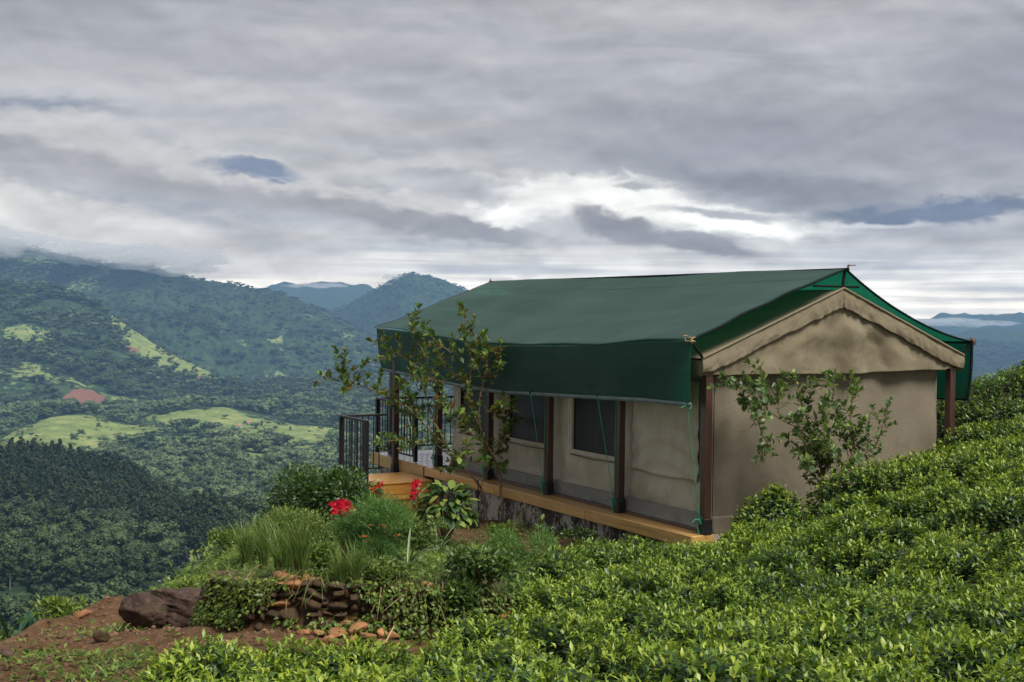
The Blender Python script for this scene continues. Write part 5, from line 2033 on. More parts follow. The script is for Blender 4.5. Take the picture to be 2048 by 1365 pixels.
# the slender tree before the tent
b = gp(1003, 1050)
YT = b[1]
LS = .136
tree_limbs = [
    ([(1003, 1050), (1004, 1000), (1000, 950), (988, 915), (970, 885), (958, 850), (960, 800), (968, 760), (975, 720)], (0, -.1), 0.0288, 0.0112, .52, .075, LS),
    ([(976, 1052), (968, 1000), (962, 975), (935, 942), (906, 916), (888, 885), (872, 850), (858, 815)], (.15, .1), 0.0259, 0.0128, .55, .085, LS),
    ([(888, 888), (850, 850), (815, 815), (775, 795), (740, 777), (705, 768), (672, 762), (645, 750)], (.1, -.5), 0.0144, 0.0048, .22, .072, LS),
    ([(705, 768), (690, 745), (682, 725), (672, 708)], (-.35, -.5), 0.0072, 0.0032, .0, .05, LS),
    ([(775, 795), (800, 770), (815, 750), (822, 735)], (-.2, -.4), 0.0086, 0.0032, .1, .055, LS),
    ([(858, 815), (850, 770), (855, 720), (840, 690), (828, 660), (818, 634)], (.1, .2), 0.0115, 0.0040, .12, .058, LS),
    ([(850, 735), (810, 715), (775, 700), (742, 682)], (.15, .5), 0.0072, 0.0032, .1, .055, LS * .9),
    ([(872, 850), (880, 790), (900, 745), (905, 710), (880, 690), (862, 672)], (.1, -.2), 0.0108, 0.0040, .15, .062, LS),
    ([(958, 850), (935, 800), (940, 745), (955, 690), (945, 655), (922, 624)], (-.1, .1), 0.0115, 0.0040, .15, .055, LS),
    ([(940, 745), (962, 715), (975, 690), (968, 668)], (-.05, .3), 0.0079, 0.0032, .1, .05, LS),
    ([(968, 760), (985, 735), (1000, 708), (1004, 690)], (-.1, -.3), 0.0079, 0.0032, .05, .055, LS),
    ([(962, 830), (990, 815), (1015, 805), (1030, 800)], (-.1, -.4), 0.0079, 0.0032, .15, .05, LS),
    ([(985, 900), (1010, 870), (1022, 845), (1036, 838)], (-.05, .3), 0.0079, 0.0032, .25, .055, LS),
    ([(906, 916), (860, 880), (820, 882), (790, 880), (755, 886)], (.1, -.4), 0.0086, 0.0032, .25, .06, LS * .9),
    ([(970, 885), (945, 870), (920, 845), (905, 822), (892, 800)], (-.05, -.5), 0.0086, 0.0040, .15, .06, LS * 1.1),
    ([(988, 915), (950, 905), (925, 925), (905, 940)], (-.05, -.5), 0.0072, 0.0032, .2, .065, LS * 1.1),
    ([(962, 975), (975, 940), (985, 915), (1000, 890)], (.1, -.2), 0.0072, 0.0032, .4, .07, LS * 1.1),
    ([(872, 850), (840, 830), (818, 800), (800, 760)], (0, .4), 0.0072, 0.0032, .2, .07, LS),
]
tree = branch_plant('slender young tree with sparse bronze and green leaves before the tent\'s side', 'tree', 'young_tree', b, tree_limbs, YT,
                    [(.58, .2, .25), (.50, .35, .3), (.62, .1, .15)], M_['treeleaf'], M_['bark'], twig_gap=.13, twig_len=1.2)

# the shrub before the gable wall
YS = 15.75
bs = pt(1655, 1040, YS)
bs[2] = ground_z(bs[0], bs[1])
SL = .118
sh = [
    ([(1655, 1040), (1650, 985), (1640, 930), (1625, 880), (1610, 830), (1600, 790), (1590, 750)], (0, .1), 0.0158, 0.0048, .28, .042, SL),
    ([(1655, 1000), (1690, 950), (1705, 900), (1700, 840), (1705, 790), (1702, 748)], (0, .2), 0.0130, 0.0040, .25, .042, SL),
    ([(1700, 900), (1680, 850), (1665, 800), (1668, 760)], (.1, -.1), 0.0086, 0.0032, .1, .042, SL),
    ([(1660, 960), (1720, 920), (1755, 885), (1768, 840), (1778, 808)], (0, .3), 0.0101, 0.0032, .3, .05, SL * .8),
    ([(1710, 925), (1735, 880), (1740, 840), (1745, 815)], (.1, .1), 0.0072, 0.0032, .2, .05, SL * .8),
    ([(1630, 880), (1590, 855), (1560, 840), (1535, 820), (1505, 790), (1480, 765), (1448, 752)], (0, -.2), 0.0101, 0.0032, .5, .042, SL),
    ([(1535, 820), (1530, 785), (1525, 755), (1516, 728)], (-.1, -.1), 0.0072, 0.0032, .1, .04, SL),
    ([(1505, 800), (1510, 830), (1525, 870), (1545, 905)], (-.1, -.3), 0.0072, 0.0032, .05, .045, SL),
    ([(1640, 930), (1615, 900), (1600, 860), (1585, 835)], (0, -.3), 0.0086, 0.0032, .1, .042, SL),
    ([(1650, 985), (1625, 950), (1610, 925), (1600, 910)], (0, -.3), 0.0086, 0.0032, .05, .04, SL),
    ([(1655, 1010), (1645, 960), (1660, 900), (1650, 850), (1645, 815)], (-.1, -.3), 0.0101, 0.0032, .2, .04, SL),
    ([(1560, 840), (1555, 800), (1560, 775)], (-.1, 0), 0.0058, 0.0032, .2, .045, SL),
    ([(1655, 1005), (1680, 970), (1685, 920), (1640, 880)], (-.1, -.4), 0.0086, 0.0032, .1, .04, SL),
]
branch_plant('upright leafy shrub with pale fresh tips before the gable wall', 'shrub', 'leafy_shrub', bs, sh, YS,
             [(.48, .1, .25), (.42, .3, .3), (.54, .2, .2)], M_['shrubleaf'], M_['twig'], twig_gap=.09, twig_len=1.15)


def leafy_mass(name, label, cat, px, py, wpx, hpx, mat, nleaf, L, ratio, group=None, tone=(.5, .2), depth=None, lo=-.2, hang_=0.0, stem='twig', nstem=10, Y=None, asp=.8):
    """a bush: leaf clumps on uneven lobes round real stems; foot at a pixel of the photograph"""
    p = gp(px, py) if Y is None else pt(px, py, Y)
    if Y is not None:
        p[2] = ground_z(p[0], p[1])
    k = p[1] / FPX
    W, H = wpx * k, hpx * k
    t = thing(name, label, cat, p, 0, group)
    nl = 16
    c = np.stack([rng.uniform(-.38, .38, nl) * W, rng.uniform(-.38, .38, nl) * W * asp, rng.uniform(.25, .82, nl) * H], 1)
    rad = rng.uniform(.18, .30, nl) * min(W, H * 1.3)
    per = nleaf // nl
    P, D, N = [], [], []
    for j in range(nl):
        d = rand_dirs(per, lo, 1)
        q = c[j] + d * rad[j] * rng.uniform(.55, 1.08, (per, 1))
        P.append(q)
        D.append(unit(d * .8 + rng.normal(0, .5, (per, 3)) + [0, 0, .15 - hang_]))
        N.append(unit(d * .5 + rng.normal(0, .35, (per, 3)) + [0, 0, .7]))
    P, D, N = map(np.concatenate, (P, D, N))
    P[:, 2] = np.maximum(P[:, 2], .02)
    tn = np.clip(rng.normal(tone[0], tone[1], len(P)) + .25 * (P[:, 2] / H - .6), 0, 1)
    Ls = rng.uniform(.7, 1.25, len(P)) * L
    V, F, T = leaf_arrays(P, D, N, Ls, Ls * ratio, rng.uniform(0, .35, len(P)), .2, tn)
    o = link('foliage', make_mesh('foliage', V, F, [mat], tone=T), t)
    mb = MB()
    for j in range(nstem):
        e = c[j % nl] * rng.uniform(.8, 1.05)
        mb.tube([(e[0] * .1, e[1] * .1, -.03), (e[0] * .5, e[1] * .5, e[2] * .55), tuple(e)], [.010, .008, .004], 5)
    mb.build('stem', [M_[stem]], t)
    return t, p, W, H


leafy_mass('hedge_bush', 'dense dark green rounded bush beside the deck landing', 'bush', 640, 1040, 200, 150, M_['hedge'], 7000, .07, .55, tone=(.40, .22), Y=17.2)
leafy_mass('feathery_bush', 'bright feathery green bush with tiny orange flowers, nearest the grass tufts', 'bush', 745, 1138, 150, 130, M_['feather'], 11000, .055, .10, tone=(.5, .25))
leafy_mass('feathery_bush', 'pale feathery green bush behind the front one, below the steps', 'bush', 755, 1090, 120, 100, M_['feather'], 6000, .06, .12, tone=(.62, .22))
leafy_mass('feathery_bush', 'pale ferny weed at the tea edge right of the strap-leaved plants', 'bush', 1040, 1160, 150, 95, M_['feather'], 5000, .055, .14, tone=(.70, .22))
leafy_mass('garden_weed', 'yellow-green small-leaved weed behind the grass tufts', 'weed', 600, 1110, 140, 95, M_['weed'], 4200, .05, .35, tone=(.62, .25))
leafy_mass('garden_weed', 'low leafy weed between the strap-leaved plant and the variegated plant', 'weed', 838, 1108, 100, 75, M_['weed'], 2200, .06, .4, tone=(.45, .25))
leafy_mass('garden_weed', 'mid green weed spilling to the tea beside the terrace', 'weed', 960, 1185, 130, 80, M_['hedge'], 2000, .06, .42, tone=(.68, .2))
leafy_mass('garden_weed', 'bushy dark weed at the end of the retaining wall', 'weed', 915, 1255, 80, 95, M_['hedge'], 1600, .065, .42, tone=(.62, .2))
leafy_mass('garden_weed', 'small bush of leaves crowning the upright dark boulder', 'weed', 452, 1105, 70, 46, M_['creeper'], 1100, .05, .45, tone=(.4, .25))
leafy_mass('garden_weed', 'bright low weed on the crest beside the split boulder', 'weed', 375, 1178, 50, 32, M_['creeper'], 420, .06, .35, tone=(.6, .2), Y=12.4)
leafy_mass('garden_weed', 'bright weed behind the sword-leaved plants at the dirt crest', 'weed', 110, 1262, 90, 58, M_['creeper'], 900, .07, .3, tone=(.55, .25), Y=12.0)

leafy_mass('garden_weed', 'small-leaved light green weed between the left grass tufts', 'weed', 522, 1128, 70, 62, M_['weed'], 1200, .04, .4, tone=(.5, .25))
leafy_mass('garden_weed', 'sprawling mid green weed between the middle and right grass tufts', 'weed', 632, 1150, 80, 55, M_['creeper'], 1300, .045, .4, tone=(.4, .25))
leafy_mass('garden_weed', 'low weed spilling over the terrace edge below the feathery bush', 'weed', 770, 1165, 110, 36, M_['weed'], 1500, .04, .4, tone=(.55, .25))
leafy_mass('garden_weed', 'low weed on bare soil before the plinth, left of the saplings', 'weed', 1005, 1082, 70, 36, M_['creeper'], 700, .05, .35, tone=(.45, .25))
leafy_mass('garden_weed', 'weed at the tea edge before the plinth, right of the saplings', 'weed', 1165, 1092, 90, 38, M_['hedge'], 800, .05, .4, tone=(.6, .25))
leafy_mass('garden_weed', 'dark weed at the left foot of the retaining wall', 'weed', 470, 1262, 60, 40, M_['creeper'], 600, .045, .4, tone=(.35, .25))


def flowers(parent, n, W, H, m, size=.022):
    for k in range(n):
        a, r = rng.uniform(0, 6.28), math.sqrt(rng.uniform(.1, 1))
        p = np.array([math.cos(a) * r * W * .45, math.sin(a) * r * W * .38, H * rng.uniform(.6, 1.0)])
        mb = MB()
        for j in range(5):
            q = j * 1.2566
            c, s_ = math.cos(q), math.sin(q)
            mb.raw([p, p + [c * size - s_ * size * .5, s_ * size + c * size * .5, .006], p + [c * size * 1.3, s_ * size * 1.3, .002], p + [c * size + s_ * size * .5, s_ * size - c * size * .5, .006]], [(0, 1, 2, 3)])
        mb.build('flower', [m], parent)


for o in [o for o in COL.objects if o.name.startswith('feathery_bush')][:2]:
    flowers(o, 9, .55, .42, M_['orange'])


# variegated big-leaved plant: every leaf a part
def big_leaf_plant():
    p = gp(890, 1095)
    k = p[1] / FPX
    W, H = 150 * k, 150 * k
    t = thing('variegated_plant', 'bushy plant of large green and yellow variegated leaves by the steps', 'plant', p)
    lm = [leaf_mesh('leaf', M_['varieg'], 1, .52, .35, .12), leaf_mesh('leaf', M_['varieg'], 1, .62, .5, .08)]
    mb = MB()
    for j in range(12):
        a = j * 2.4
        top = np.array([math.cos(a) * W * .24, math.sin(a) * W * .22, H * rng.uniform(.45, .85)])
        mb.tube([np.array([0, 0, -.03]), top * [.5, .5, .55], top], [.012, .010, .006], 5)
    for n in range(290):
        th = math.acos(rng.uniform(-.35, 1))
        a = rng.uniform(0, 6.283)
        o_ = np.array([math.sin(th) * math.cos(a), math.sin(th) * math.sin(a), math.cos(th)])
        k2 = rng.uniform(.6, .95)
        q = o_ * np.array([W * .44, W * .42, H * .46]) * k2 + [0, 0, H * .46]
        out = unit(o_ * [1, 1, .4] + rng.normal(0, .25, 3))
        D = unit(out * .75 + [0, 0, rng.uniform(-.95, -.1) + .5 * max(0, o_[2])])
        place_leaf('leaf', lm[n % 2], t, q - D * .06, D, unit(o_ + [0, 0, .8]), rng.uniform(.11, .20))
    mb.build('stem', [M_['twig']], t)


big_leaf_plant()


# poinsettias: red bracts over sparse green leaves
def poinsettia(px, py, fpx, fpy, nf, label, sz):
    p = gp(px, py)
    Y = p[1] - .45
    t = thing('red_flower_plant', label, 'flowering plant', p)
    bract = leaf_mesh('bract', M_['red'], 1, .34, .25, .1)
    green = leaf_mesh('leaf', M_['shrubleaf'], 1, .45, .3, .15)
    for k in range(nf):
        q = pt(fpx + rng.normal(0, 11), fpy + rng.normal(0, 9), Y + rng.uniform(-.1, .1)) - p
        mb = MB().tube([(q[0] * .2, q[1] * .2, -.03), (q[0] * .7, q[1] * .7, q[2] * .6), tuple(q)], [.008, .006, .005], 5)
        mb.build('stem', [M_['twig']], t)
        fl = link('flower', MB().raw(ico(1)[0] * .010 + q, ico(1)[1].tolist()).mesh('flower', [M_['orange']]), t)
        f = unit(np.array([rng.normal(0, .4), -1.0, .5]))
        r1 = unit(np.cross(f, [0, 0, 1.0]))
        r2 = np.cross(r1, f)
        for j in range(11):
            a = j * 2.4
            s_ = r1 * math.cos(a) + r2 * math.sin(a)
            place_leaf('bract', bract, fl, q, unit(s_ + f * rng.uniform(-.1, .5)), f, sz * rng.uniform(.6, 1.1))
        for j in range(5):
            a = j * 1.3
            s_ = r1 * math.cos(a) + r2 * math.sin(a)
            place_leaf('leaf', green, t, q * [.9, .9, .93], unit(s_ - f * .1 - [0, 0, .2]), unit(f + [0, 0, .5]), sz * rng.uniform(.9, 1.2))


poinsettia(690, 1128, 686, 1020, 14, 'plant with the largest ragged red flower cluster, left of the feathery bushes', .085)
poinsettia(752, 1058, 748, 984, 5, 'red flowered plant before the left end of the steps', .085)
poinsettia(826, 1058, 826, 982, 5, 'red flowered plant before the right end of the steps', .085)


# grass tufts
def blade_arrays(n, H, spread, lean, tone_mu):
    a = rng.uniform(0, 6.283, n)
    r = np.sqrt(rng.uniform(0, 1, n)) * spread
    P = np.stack([np.cos(a) * r, np.sin(a) * r, np.full(n, -.02)], 1)
    ln = rng.normal(0, lean, (n, 2)) + P[:, :2] * .9
    h = H * rng.uniform(.45, 1.1, n)
    w = rng.uniform(.003, .006, n)
    b = rng.uniform(0, 6.283, n)
    S = np.stack([np.cos(b), np.sin(b), np.zeros(n)], 1) * w[:, None]
    V, T = [], []
    tb = np.clip(rng.normal(tone_mu, .16, n), 0, 1)
    for f, ww in ((0, 1), (.35, 1), (.7, .75), (1, .08)):
        c = P + np.stack([ln[:, 0] * f ** 1.9 * h, ln[:, 1] * f ** 1.9 * h, h * f * (1 - .12 * f)], 1)
        V += [c - S * ww, c + S * ww]
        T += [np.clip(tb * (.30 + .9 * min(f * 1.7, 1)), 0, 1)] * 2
    V = np.stack(V, 1).reshape(-1, 3)
    T = np.stack(T, 1).reshape(-1)
    F = (np.array([[0, 1, 3, 2], [2, 3, 5, 4], [4, 5, 7, 6]])[None] + (np.arange(n) * 8)[:, None, None]).reshape(-1, 4)
    return V, F, T


GRASS = [make_mesh('blade', *blade_arrays(n, .46, sp, .25, .55)[:2], [M_['grass']], tone=None) for n, sp in ((10, .1),)] and []
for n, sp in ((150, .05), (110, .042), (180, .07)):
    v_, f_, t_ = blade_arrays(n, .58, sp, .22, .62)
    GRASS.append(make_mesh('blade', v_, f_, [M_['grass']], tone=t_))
for j, (px, py, s_, w_) in enumerate(((492, 1135, 1.0, 'leftmost tall grass tuft on the terrace corner'), (528, 1142, 1.1, 'tall grass tuft above the orange ledge stone, second from the left corner'),
                                   (568, 1152, .95, 'grass tuft on the terrace edge, third from the left corner'), (598, 1158, 1.05, 'upright straw-footed grass tuft at the middle of the terrace edge'),
                                   (645, 1150, .6, 'shorter grass tuft behind the terrace edge, left of the feathery bush'), (680, 1170, .55, 'grass tuft left of the rightmost one on the terrace edge'),
                                   (710, 1180, .74, 'rightmost narrow grass tuft on the terrace edge, above the flat orange stones'), (560, 1090, .75, 'grass tuft between the dark bush and the terrace edge'),
                                   (590, 1060, .8, 'grass tuft at the foot of the dark bush'), (660, 1090, .6, 'grass tuft beside the largest red flowers'))):
    p = gp(px, py)
    t = thing('grass_tuft', w_, 'grass tuft', p, rng.uniform(0, 6.28), 'grass tufts on the garden terrace')
    o = link('blade', GRASS[j % 3], t, scale=(1.0 * s_, 1.0 * s_, s_ * 1.05))
    o['kind'] = 'stuff'


# strap-leaved plants, saplings
def strap_plant(px, py, n, L, label, m='strap', w=.022, up=.9, Y=None, name='strap_leaf_plant', cat='plant', group=None):
    p = gp(px, py) if Y is None else pt(px, py, Y)
    if Y is not None:
        p[2] = ground_z(p[0], p[1])
    t = thing(name, label, cat, p, 0, group)
    for k in range(n):
        a = rng.uniform(0, 6.283)
        d = np.array([math.cos(a), math.sin(a), 0])
        s_ = np.array([-math.sin(a), math.cos(a), 0])
        l = L * rng.uniform(.65, 1.15)
        u = up * rng.uniform(.7, 1.2)
        V = []
        for f, ww in ((0, .6), (.3, 1), (.6, .9), (.85, .55), (1, .05)):
            c = d * l * f * (1.1 - .35 * u) + np.array([0, 0, l * (u * f - .55 * f * f)])
            V += [c - s_ * w * ww * .5 + [0, 0, .006 * ww], c + [0, 0, -.002], c + s_ * w * ww * .5 + [0, 0, .006 * ww]]
        F = []
        for i in range(4):
            b_ = i * 3
            F += [(b_, b_ + 1, b_ + 4, b_ + 3), (b_ + 1, b_ + 2, b_ + 5, b_ + 4)]
        me = make_mesh('leaf', np.array(V), F, [M_[m]], tone=np.full(15, rng.uniform(.2, .9)), smooth_sh=True)
        link('leaf', me, t)


strap_plant(815, 1138, 20, .42, 'silvery strap-leaved plant in front, right of the feathery bush', up=1.1)
strap_plant(876, 1108, 22, .44, 'silvery strap-leaved plant at the foot of the variegated plant', up=1.1)
strap_plant(672, 1062, 9, .38, 'strap-leaved plant beside the dark bush')
strap_plant(770, 1185, 8, .22, 'small strap-leaved weed on the terrace above the flat stones', up=1.0)
strap_plant(1010, 1130, 9, .30, 'strap-leaved weed among the tea edge weeds', up=1.0)
M_['sword'] = leaf_mat('sword_leaf', [(0, (.012, .035, .018)), (1, (.035, .085, .04))], .6, .1, spec=.15)
strap_plant(32, 1276, 12, .55, 'dark sword-leaved plant behind the dirt crest at the left edge', 'sword', .06, 1.35, Y=12.0, name='sword_leaf_plant', group=None)
strap_plant(80, 1262, 10, .42, 'smaller dark sword-leaved plant right of the left edge one', 'sword', .05, 1.35, Y=12.2, name='sword_leaf_plant')

for (px, py, top, n, label) in ((1040, 1075, 1018, 22, 'small large-leaved sapling on the bare soil before the plinth'), (1100, 1045, 985, 26, 'taller sapling before the deck plank between two posts'),
                                (1082, 1078, 1040, 12, 'tiny sapling between the two others on bare soil')):
    p = gp(px, py)
    hh = (py - top) * p[1] / FPX
    t = thing('sapling', label, 'sapling', p)
    MB().tube([(0, 0, -.03), (.02, 0, hh * .5), (0, .01, hh)], [.008, .007, .004], 5).build('stem', [M_['twig']], t)
    lf = leaf_mesh('leaf', M_['shrubleaf'], 1, .42, .3, .2)
    for k in range(n):
        f = rng.uniform(.15, 1)
        a = k * 2.4
        d = unit(np.array([math.cos(a), math.sin(a), .25 + .9 * f * f]))
        place_leaf('leaf', lf, t, (0.01, 0, hh * f), d, unit(np.array([0, 0, 1.0]) - d * .3), rng.uniform(.08, .135))

# garden stake with its black pot
p = gp(955, 1056)
t = thing('garden_stake', 'thin dark garden stake standing up beside the tree trunks', 'stake', p)
MB().tube([(0, 0, -.05), (.01, 0, .45), (.0, .0, .78)], .010, 6).build('stake', [M_['pole']], t)
t = thing('plant_pot', 'black plastic nursery bag at the foot of the garden stake', 'plant pot', p + np.array([-.06, -.12, 0]))
mb = MB()
prof = [(.085, 0), (.10, .08), (.105, .17), (.09, .205), (.075, .20), (.07, .16)]
nn = 12
Vp = [(r * math.cos(6.283 * k / nn) * (1 + .06 * math.sin(3 * k)), r * math.sin(6.283 * k / nn), z) for r, z in prof for k in range(nn)]
Fp = [(i * nn + k, i * nn + (k + 1) % nn, (i + 1) * nn + (k + 1) % nn, (i + 1) * nn + k) for i in range(len(prof) - 1) for k in range(nn)]
mb.raw(Vp, Fp + [tuple(range(nn))[::-1]]).build('bag', [M_['pot']], t, sm=True)
mb = MB().raw([(.075 * math.cos(6.283 * k / nn), .075 * math.sin(6.283 * k / nn), .165) for k in range(nn)], [tuple(range(nn))]).build('soil', [M_['soil']], t)


# ================================================================== stones, boulders, retaining wall
def stone_mesh(name, seed, dims, m, sub=2, rough=.22, flat=.0):
    V, F = ico(sub)
    r = np.random.default_rng(seed)
    nch = 9 if sub <= 2 else 13
    ax = unit(r.normal(0, 1, (nch, 3)) * [1, 1, .8])
    h = r.uniform(*((.34, .74) if sub <= 2 else (.50, .95)), nch)
    W = V.copy()
    for a, b in zip(ax, h):                      # chop facets
        d = W @ a
        W = W - np.where(d > b, (d - b) * .97, 0)[:, None] * a
    k = seed * .37
    off = 1 + rough * (.5 * fbm(W[:, 0] * 1.6 + k, W[:, 1] * 1.6 + W[:, 2] * 1.3, 3, seed % 97) + (.35 * (np.abs(fbm(W[:, 0] * 3.1 + W[:, 1], W[:, 2] * 4.5 + k, 4, seed % 89)) - .12) if sub > 2 else 0))
    W = W * off[:, None]
    W = W / np.abs(W).max(0) * np.array(dims) * .5
    return make_mesh(name, W, F, [m], smooth_sh=False)


def stone(px, py, wpx, hpx, label, m='laterite', name='loose_stone', cat='stone', group=None, depth=1.0, rz=None, sub=2, Y=None, tilt=0.0, bury=.12, seed=None):
    p = gp(px, py) if Y is None else pt(px, py, Y)
    if Y is not None:
        p[2] = ground_z(p[0], p[1])
    k = p[1] / FPX
    w, h = wpx * k, hpx * k
    me = stone_mesh(name, seed if seed is not None else int(px * 7 + py), (w, w * .75 * depth, h), M_[m], sub, .22 if sub <= 2 else .42)
    o = link(name, me, None, p + np.array([0, w * .2, h * (.5 - bury)]), (tilt, rng.uniform(-.2, .2), rz if rz is not None else rng.uniform(-.3, .3)))
    return tag(o, label, cat, group)


G1 = 'loose orange stones at the foot of the retaining wall'
for q in ((748, 1254, 55, 34, 'largest block-shaped orange stone, topmost of the pile under the wall'), (712, 1271, 46, 28, 'rounded orange stone left of the block-shaped one'), (676, 1277, 46, 23, 'long orange stone left of the pile\'s middle'),
          (655, 1286, 33, 18, 'pale orange stone near the tea at the left of the pile'), (733, 1284, 40, 23, 'orange stone in front of the pile\'s middle'), (764, 1275, 31, 23, 'small orange stone right of the block-shaped one'),
          (705, 1291, 35, 18, 'pale stone lowest in the pile, half behind tea leaves'), (636, 1274, 35, 14, 'flat orange stone at the left of the pile'), (608, 1270, 37, 13, 'flat orange stone farthest left of the pile, above the tea'),
          (786, 1280, 29, 18, 'small brown stone at the right end of the pile'), (760, 1291, 29, 16, 'pale stone at the right front of the pile'), (690, 1260, 37, 21, 'orange stone leaning back against the wall behind the pile')):
    stone(*q, group=G1)
G2 = 'flat orange stones along the terrace edge'
for q in ((580, 1168, 76, 22, 'long ledge-like orange stone under the grass tufts'), (622, 1176, 44, 20, 'orange ledge stone right of the long one'), (700, 1198, 36, 18, 'flat orange stone at the left of the terrace edge row'), (735, 1200, 40, 15, 'thin flat orange stone in the middle of the terrace edge row'),
          (770, 1198, 26, 16, 'upright pale orange stone in the terrace edge row'), (802, 1194, 36, 20, 'sloping orange stone at the right of the terrace edge row'), (770, 1178, 24, 14, 'small brown stone behind the terrace edge row'), (850, 1180, 40, 16, 'low orange stone near the right end of the terrace')):
    stone(*q, group=G2)
for q in ((203, 1285, 40, 30, 'dark angular stone below the split boulder, on the dirt', 'wallstone'), (250, 1262, 46, 16, 'pale slab leaning at the foot of the split boulder', 'wallstone'), (8, 1322, 40, 34, 'dark brown stone cut by the left edge of the dirt bank', 'rock'),
          (120, 1322, 24, 16, 'small brown stone alone in the middle of the dirt bank', 'wallstone'), (343, 1324, 22, 14, 'small orange stone on the dirt beside the tea', 'laterite'), (382, 1318, 24, 18, 'pale orange stone nearest the wall foot on the dirt', 'laterite'),
          (160, 1240, 46, 20, 'pale earthy lump on the crest of the dirt bank', 'laterite'), (150, 1312, 16, 8, 'pale pebble right of the lone brown stone', 'laterite')):
    stone(*q[:5], m=q[5], name='bank_stone', group='stones lying on the dirt bank')
stone(376, 1250, 200, 78, 'right half of the big split boulder, rounded and dark brown', 'rock', 'boulder', 'boulder', None, .9, .12, 5, tilt=.1, Y=10.6, bury=.0)
stone(280, 1272, 108, 86, 'left half of the big split boulder, with a flat dark face', 'rock', 'boulder', 'boulder', None, .9, -.2, 5, tilt=-.15, Y=10.5, bury=.02)
stone(444, 1180, 76, 78, 'upright dark boulder under the leafy weed at the terrace corner', 'rock', 'boulder', 'boulder', None, .9, .5, 5, Y=11.6, bury=.05)


def retaining_wall():
    t = thing('retaining_wall', 'low dry-stone retaining wall of earthy stones overgrown with creeper', 'wall', (0, 0, 0))
    P = np.array(WALL)
    seg = np.r_[0, np.cumsum(np.linalg.norm(np.diff(P, axis=0), axis=1))]
    shapes = [stone_mesh('stone', 300 + k, (1, 1, 1), M_['wallstone'], 2, .5) for k in range(14)]
    shapes_o = [stone_mesh('stone', 340 + k, (1, 1, 1), M_['laterite'], 2, .25) for k in range(3)]
    n = 0
    for course in range(5):
        s = rng.uniform(0, .1)
        while s < seg[-1] - .05:
            L = rng.uniform(.06, .22)
            c = np.array([np.interp(s + L / 2, seg, P[:, k]) for k in range(2)])
            c2 = np.array([np.interp(s + L / 2 + .02, seg, P[:, k]) for k in range(2)])
            ang = math.atan2(*(c2 - c)[::-1])
            nrm = np.array([math.sin(ang), -math.cos(ang)])
            lo = float(ground_z(*(c + nrm * .12)))
            hi = float(ground_z(*(c - nrm * .16)))
            hgt = max(.12, hi - lo + .02)
            ch = hgt / 5
            z = lo + ch * (course + .5)
            me = shapes[int(rng.integers(0, 14))] if rng.uniform() < .94 else shapes_o[n % 3]
            off = rng.uniform(-.035, .06) - .015 * course
            link('stone', me, t, (c[0] + nrm[0] * off, c[1] + nrm[1] * off, z), (rng.uniform(-.35, .35), rng.uniform(-.3, .3), ang + rng.uniform(-.4, .4)), (L * rng.uniform(.95, 1.25), .20, ch * rng.uniform(.8, 1.6)))
            n += 1
            s += L
    return t


retaining_wall()


def creepers():
    """small leaves climbing over the wall face, the boulders and the terrace lip"""
    P = np.array(WALL)
    seg = np.r_[0, np.cumsum(np.linalg.norm(np.diff(P, axis=0), axis=1))]
    n = 6500
    s = rng.uniform(.75, seg[-1] * .98, n)
    v = rng.uniform(0, 1, n)
    dens = .27 + 2.5 * fbm(s * 1.6, v * 1.5 + 3, 3, 111) + .75 * (v - .55) + .75 * np.exp(-((s - 1.5) / .5) ** 2) + .5 * np.exp(-((s - 3.6) / .35) ** 2)
    ok = rng.uniform(0, 1, n) < np.clip(dens, 0, 1) * .9
    s, v = s[ok], v[ok]
    c = np.stack([np.interp(s, seg, P[:, k]) for k in range(2)], 1)
    c2 = np.stack([np.interp(s + .02, seg, P[:, k]) for k in range(2)], 1)
    d = unit(c2 - c)
    nr = np.stack([d[:, 1], -d[:, 0]], 1)
    lo = ground_z(c[:, 0] + nr[:, 0] * .14, c[:, 1] + nr[:, 1] * .14)
    hi = ground_z(c[:, 0] - nr[:, 0] * .16, c[:, 1] - nr[:, 1] * .16)
    q = c + nr * (.12 - .10 * v + rng.uniform(-.02, .05, len(s)))[:, None]
    Pp = np.stack([q[:, 0], q[:, 1], lo + (hi - lo + .05) * v], 1)
    D = unit(np.stack([nr[:, 0] * .6, nr[:, 1] * .6, np.full(len(s), -.3)], 1) + rng.normal(0, .5, (len(s), 3)))
    N = unit(np.stack([nr[:, 0], nr[:, 1], np.full(len(s), .9)], 1) + rng.normal(0, .35, (len(s), 3)))
    L = rng.uniform(.025, .055, len(s))
    V, F, T = leaf_arrays(Pp, D, N, L, L * .55, .15, .2, np.clip(rng.normal(.55, .25, len(s)), 0, 1))
    tag(link('creeper', make_mesh('creeper', V, F, [M_['creeper']], tone=T)), kind='stuff')


creepers()


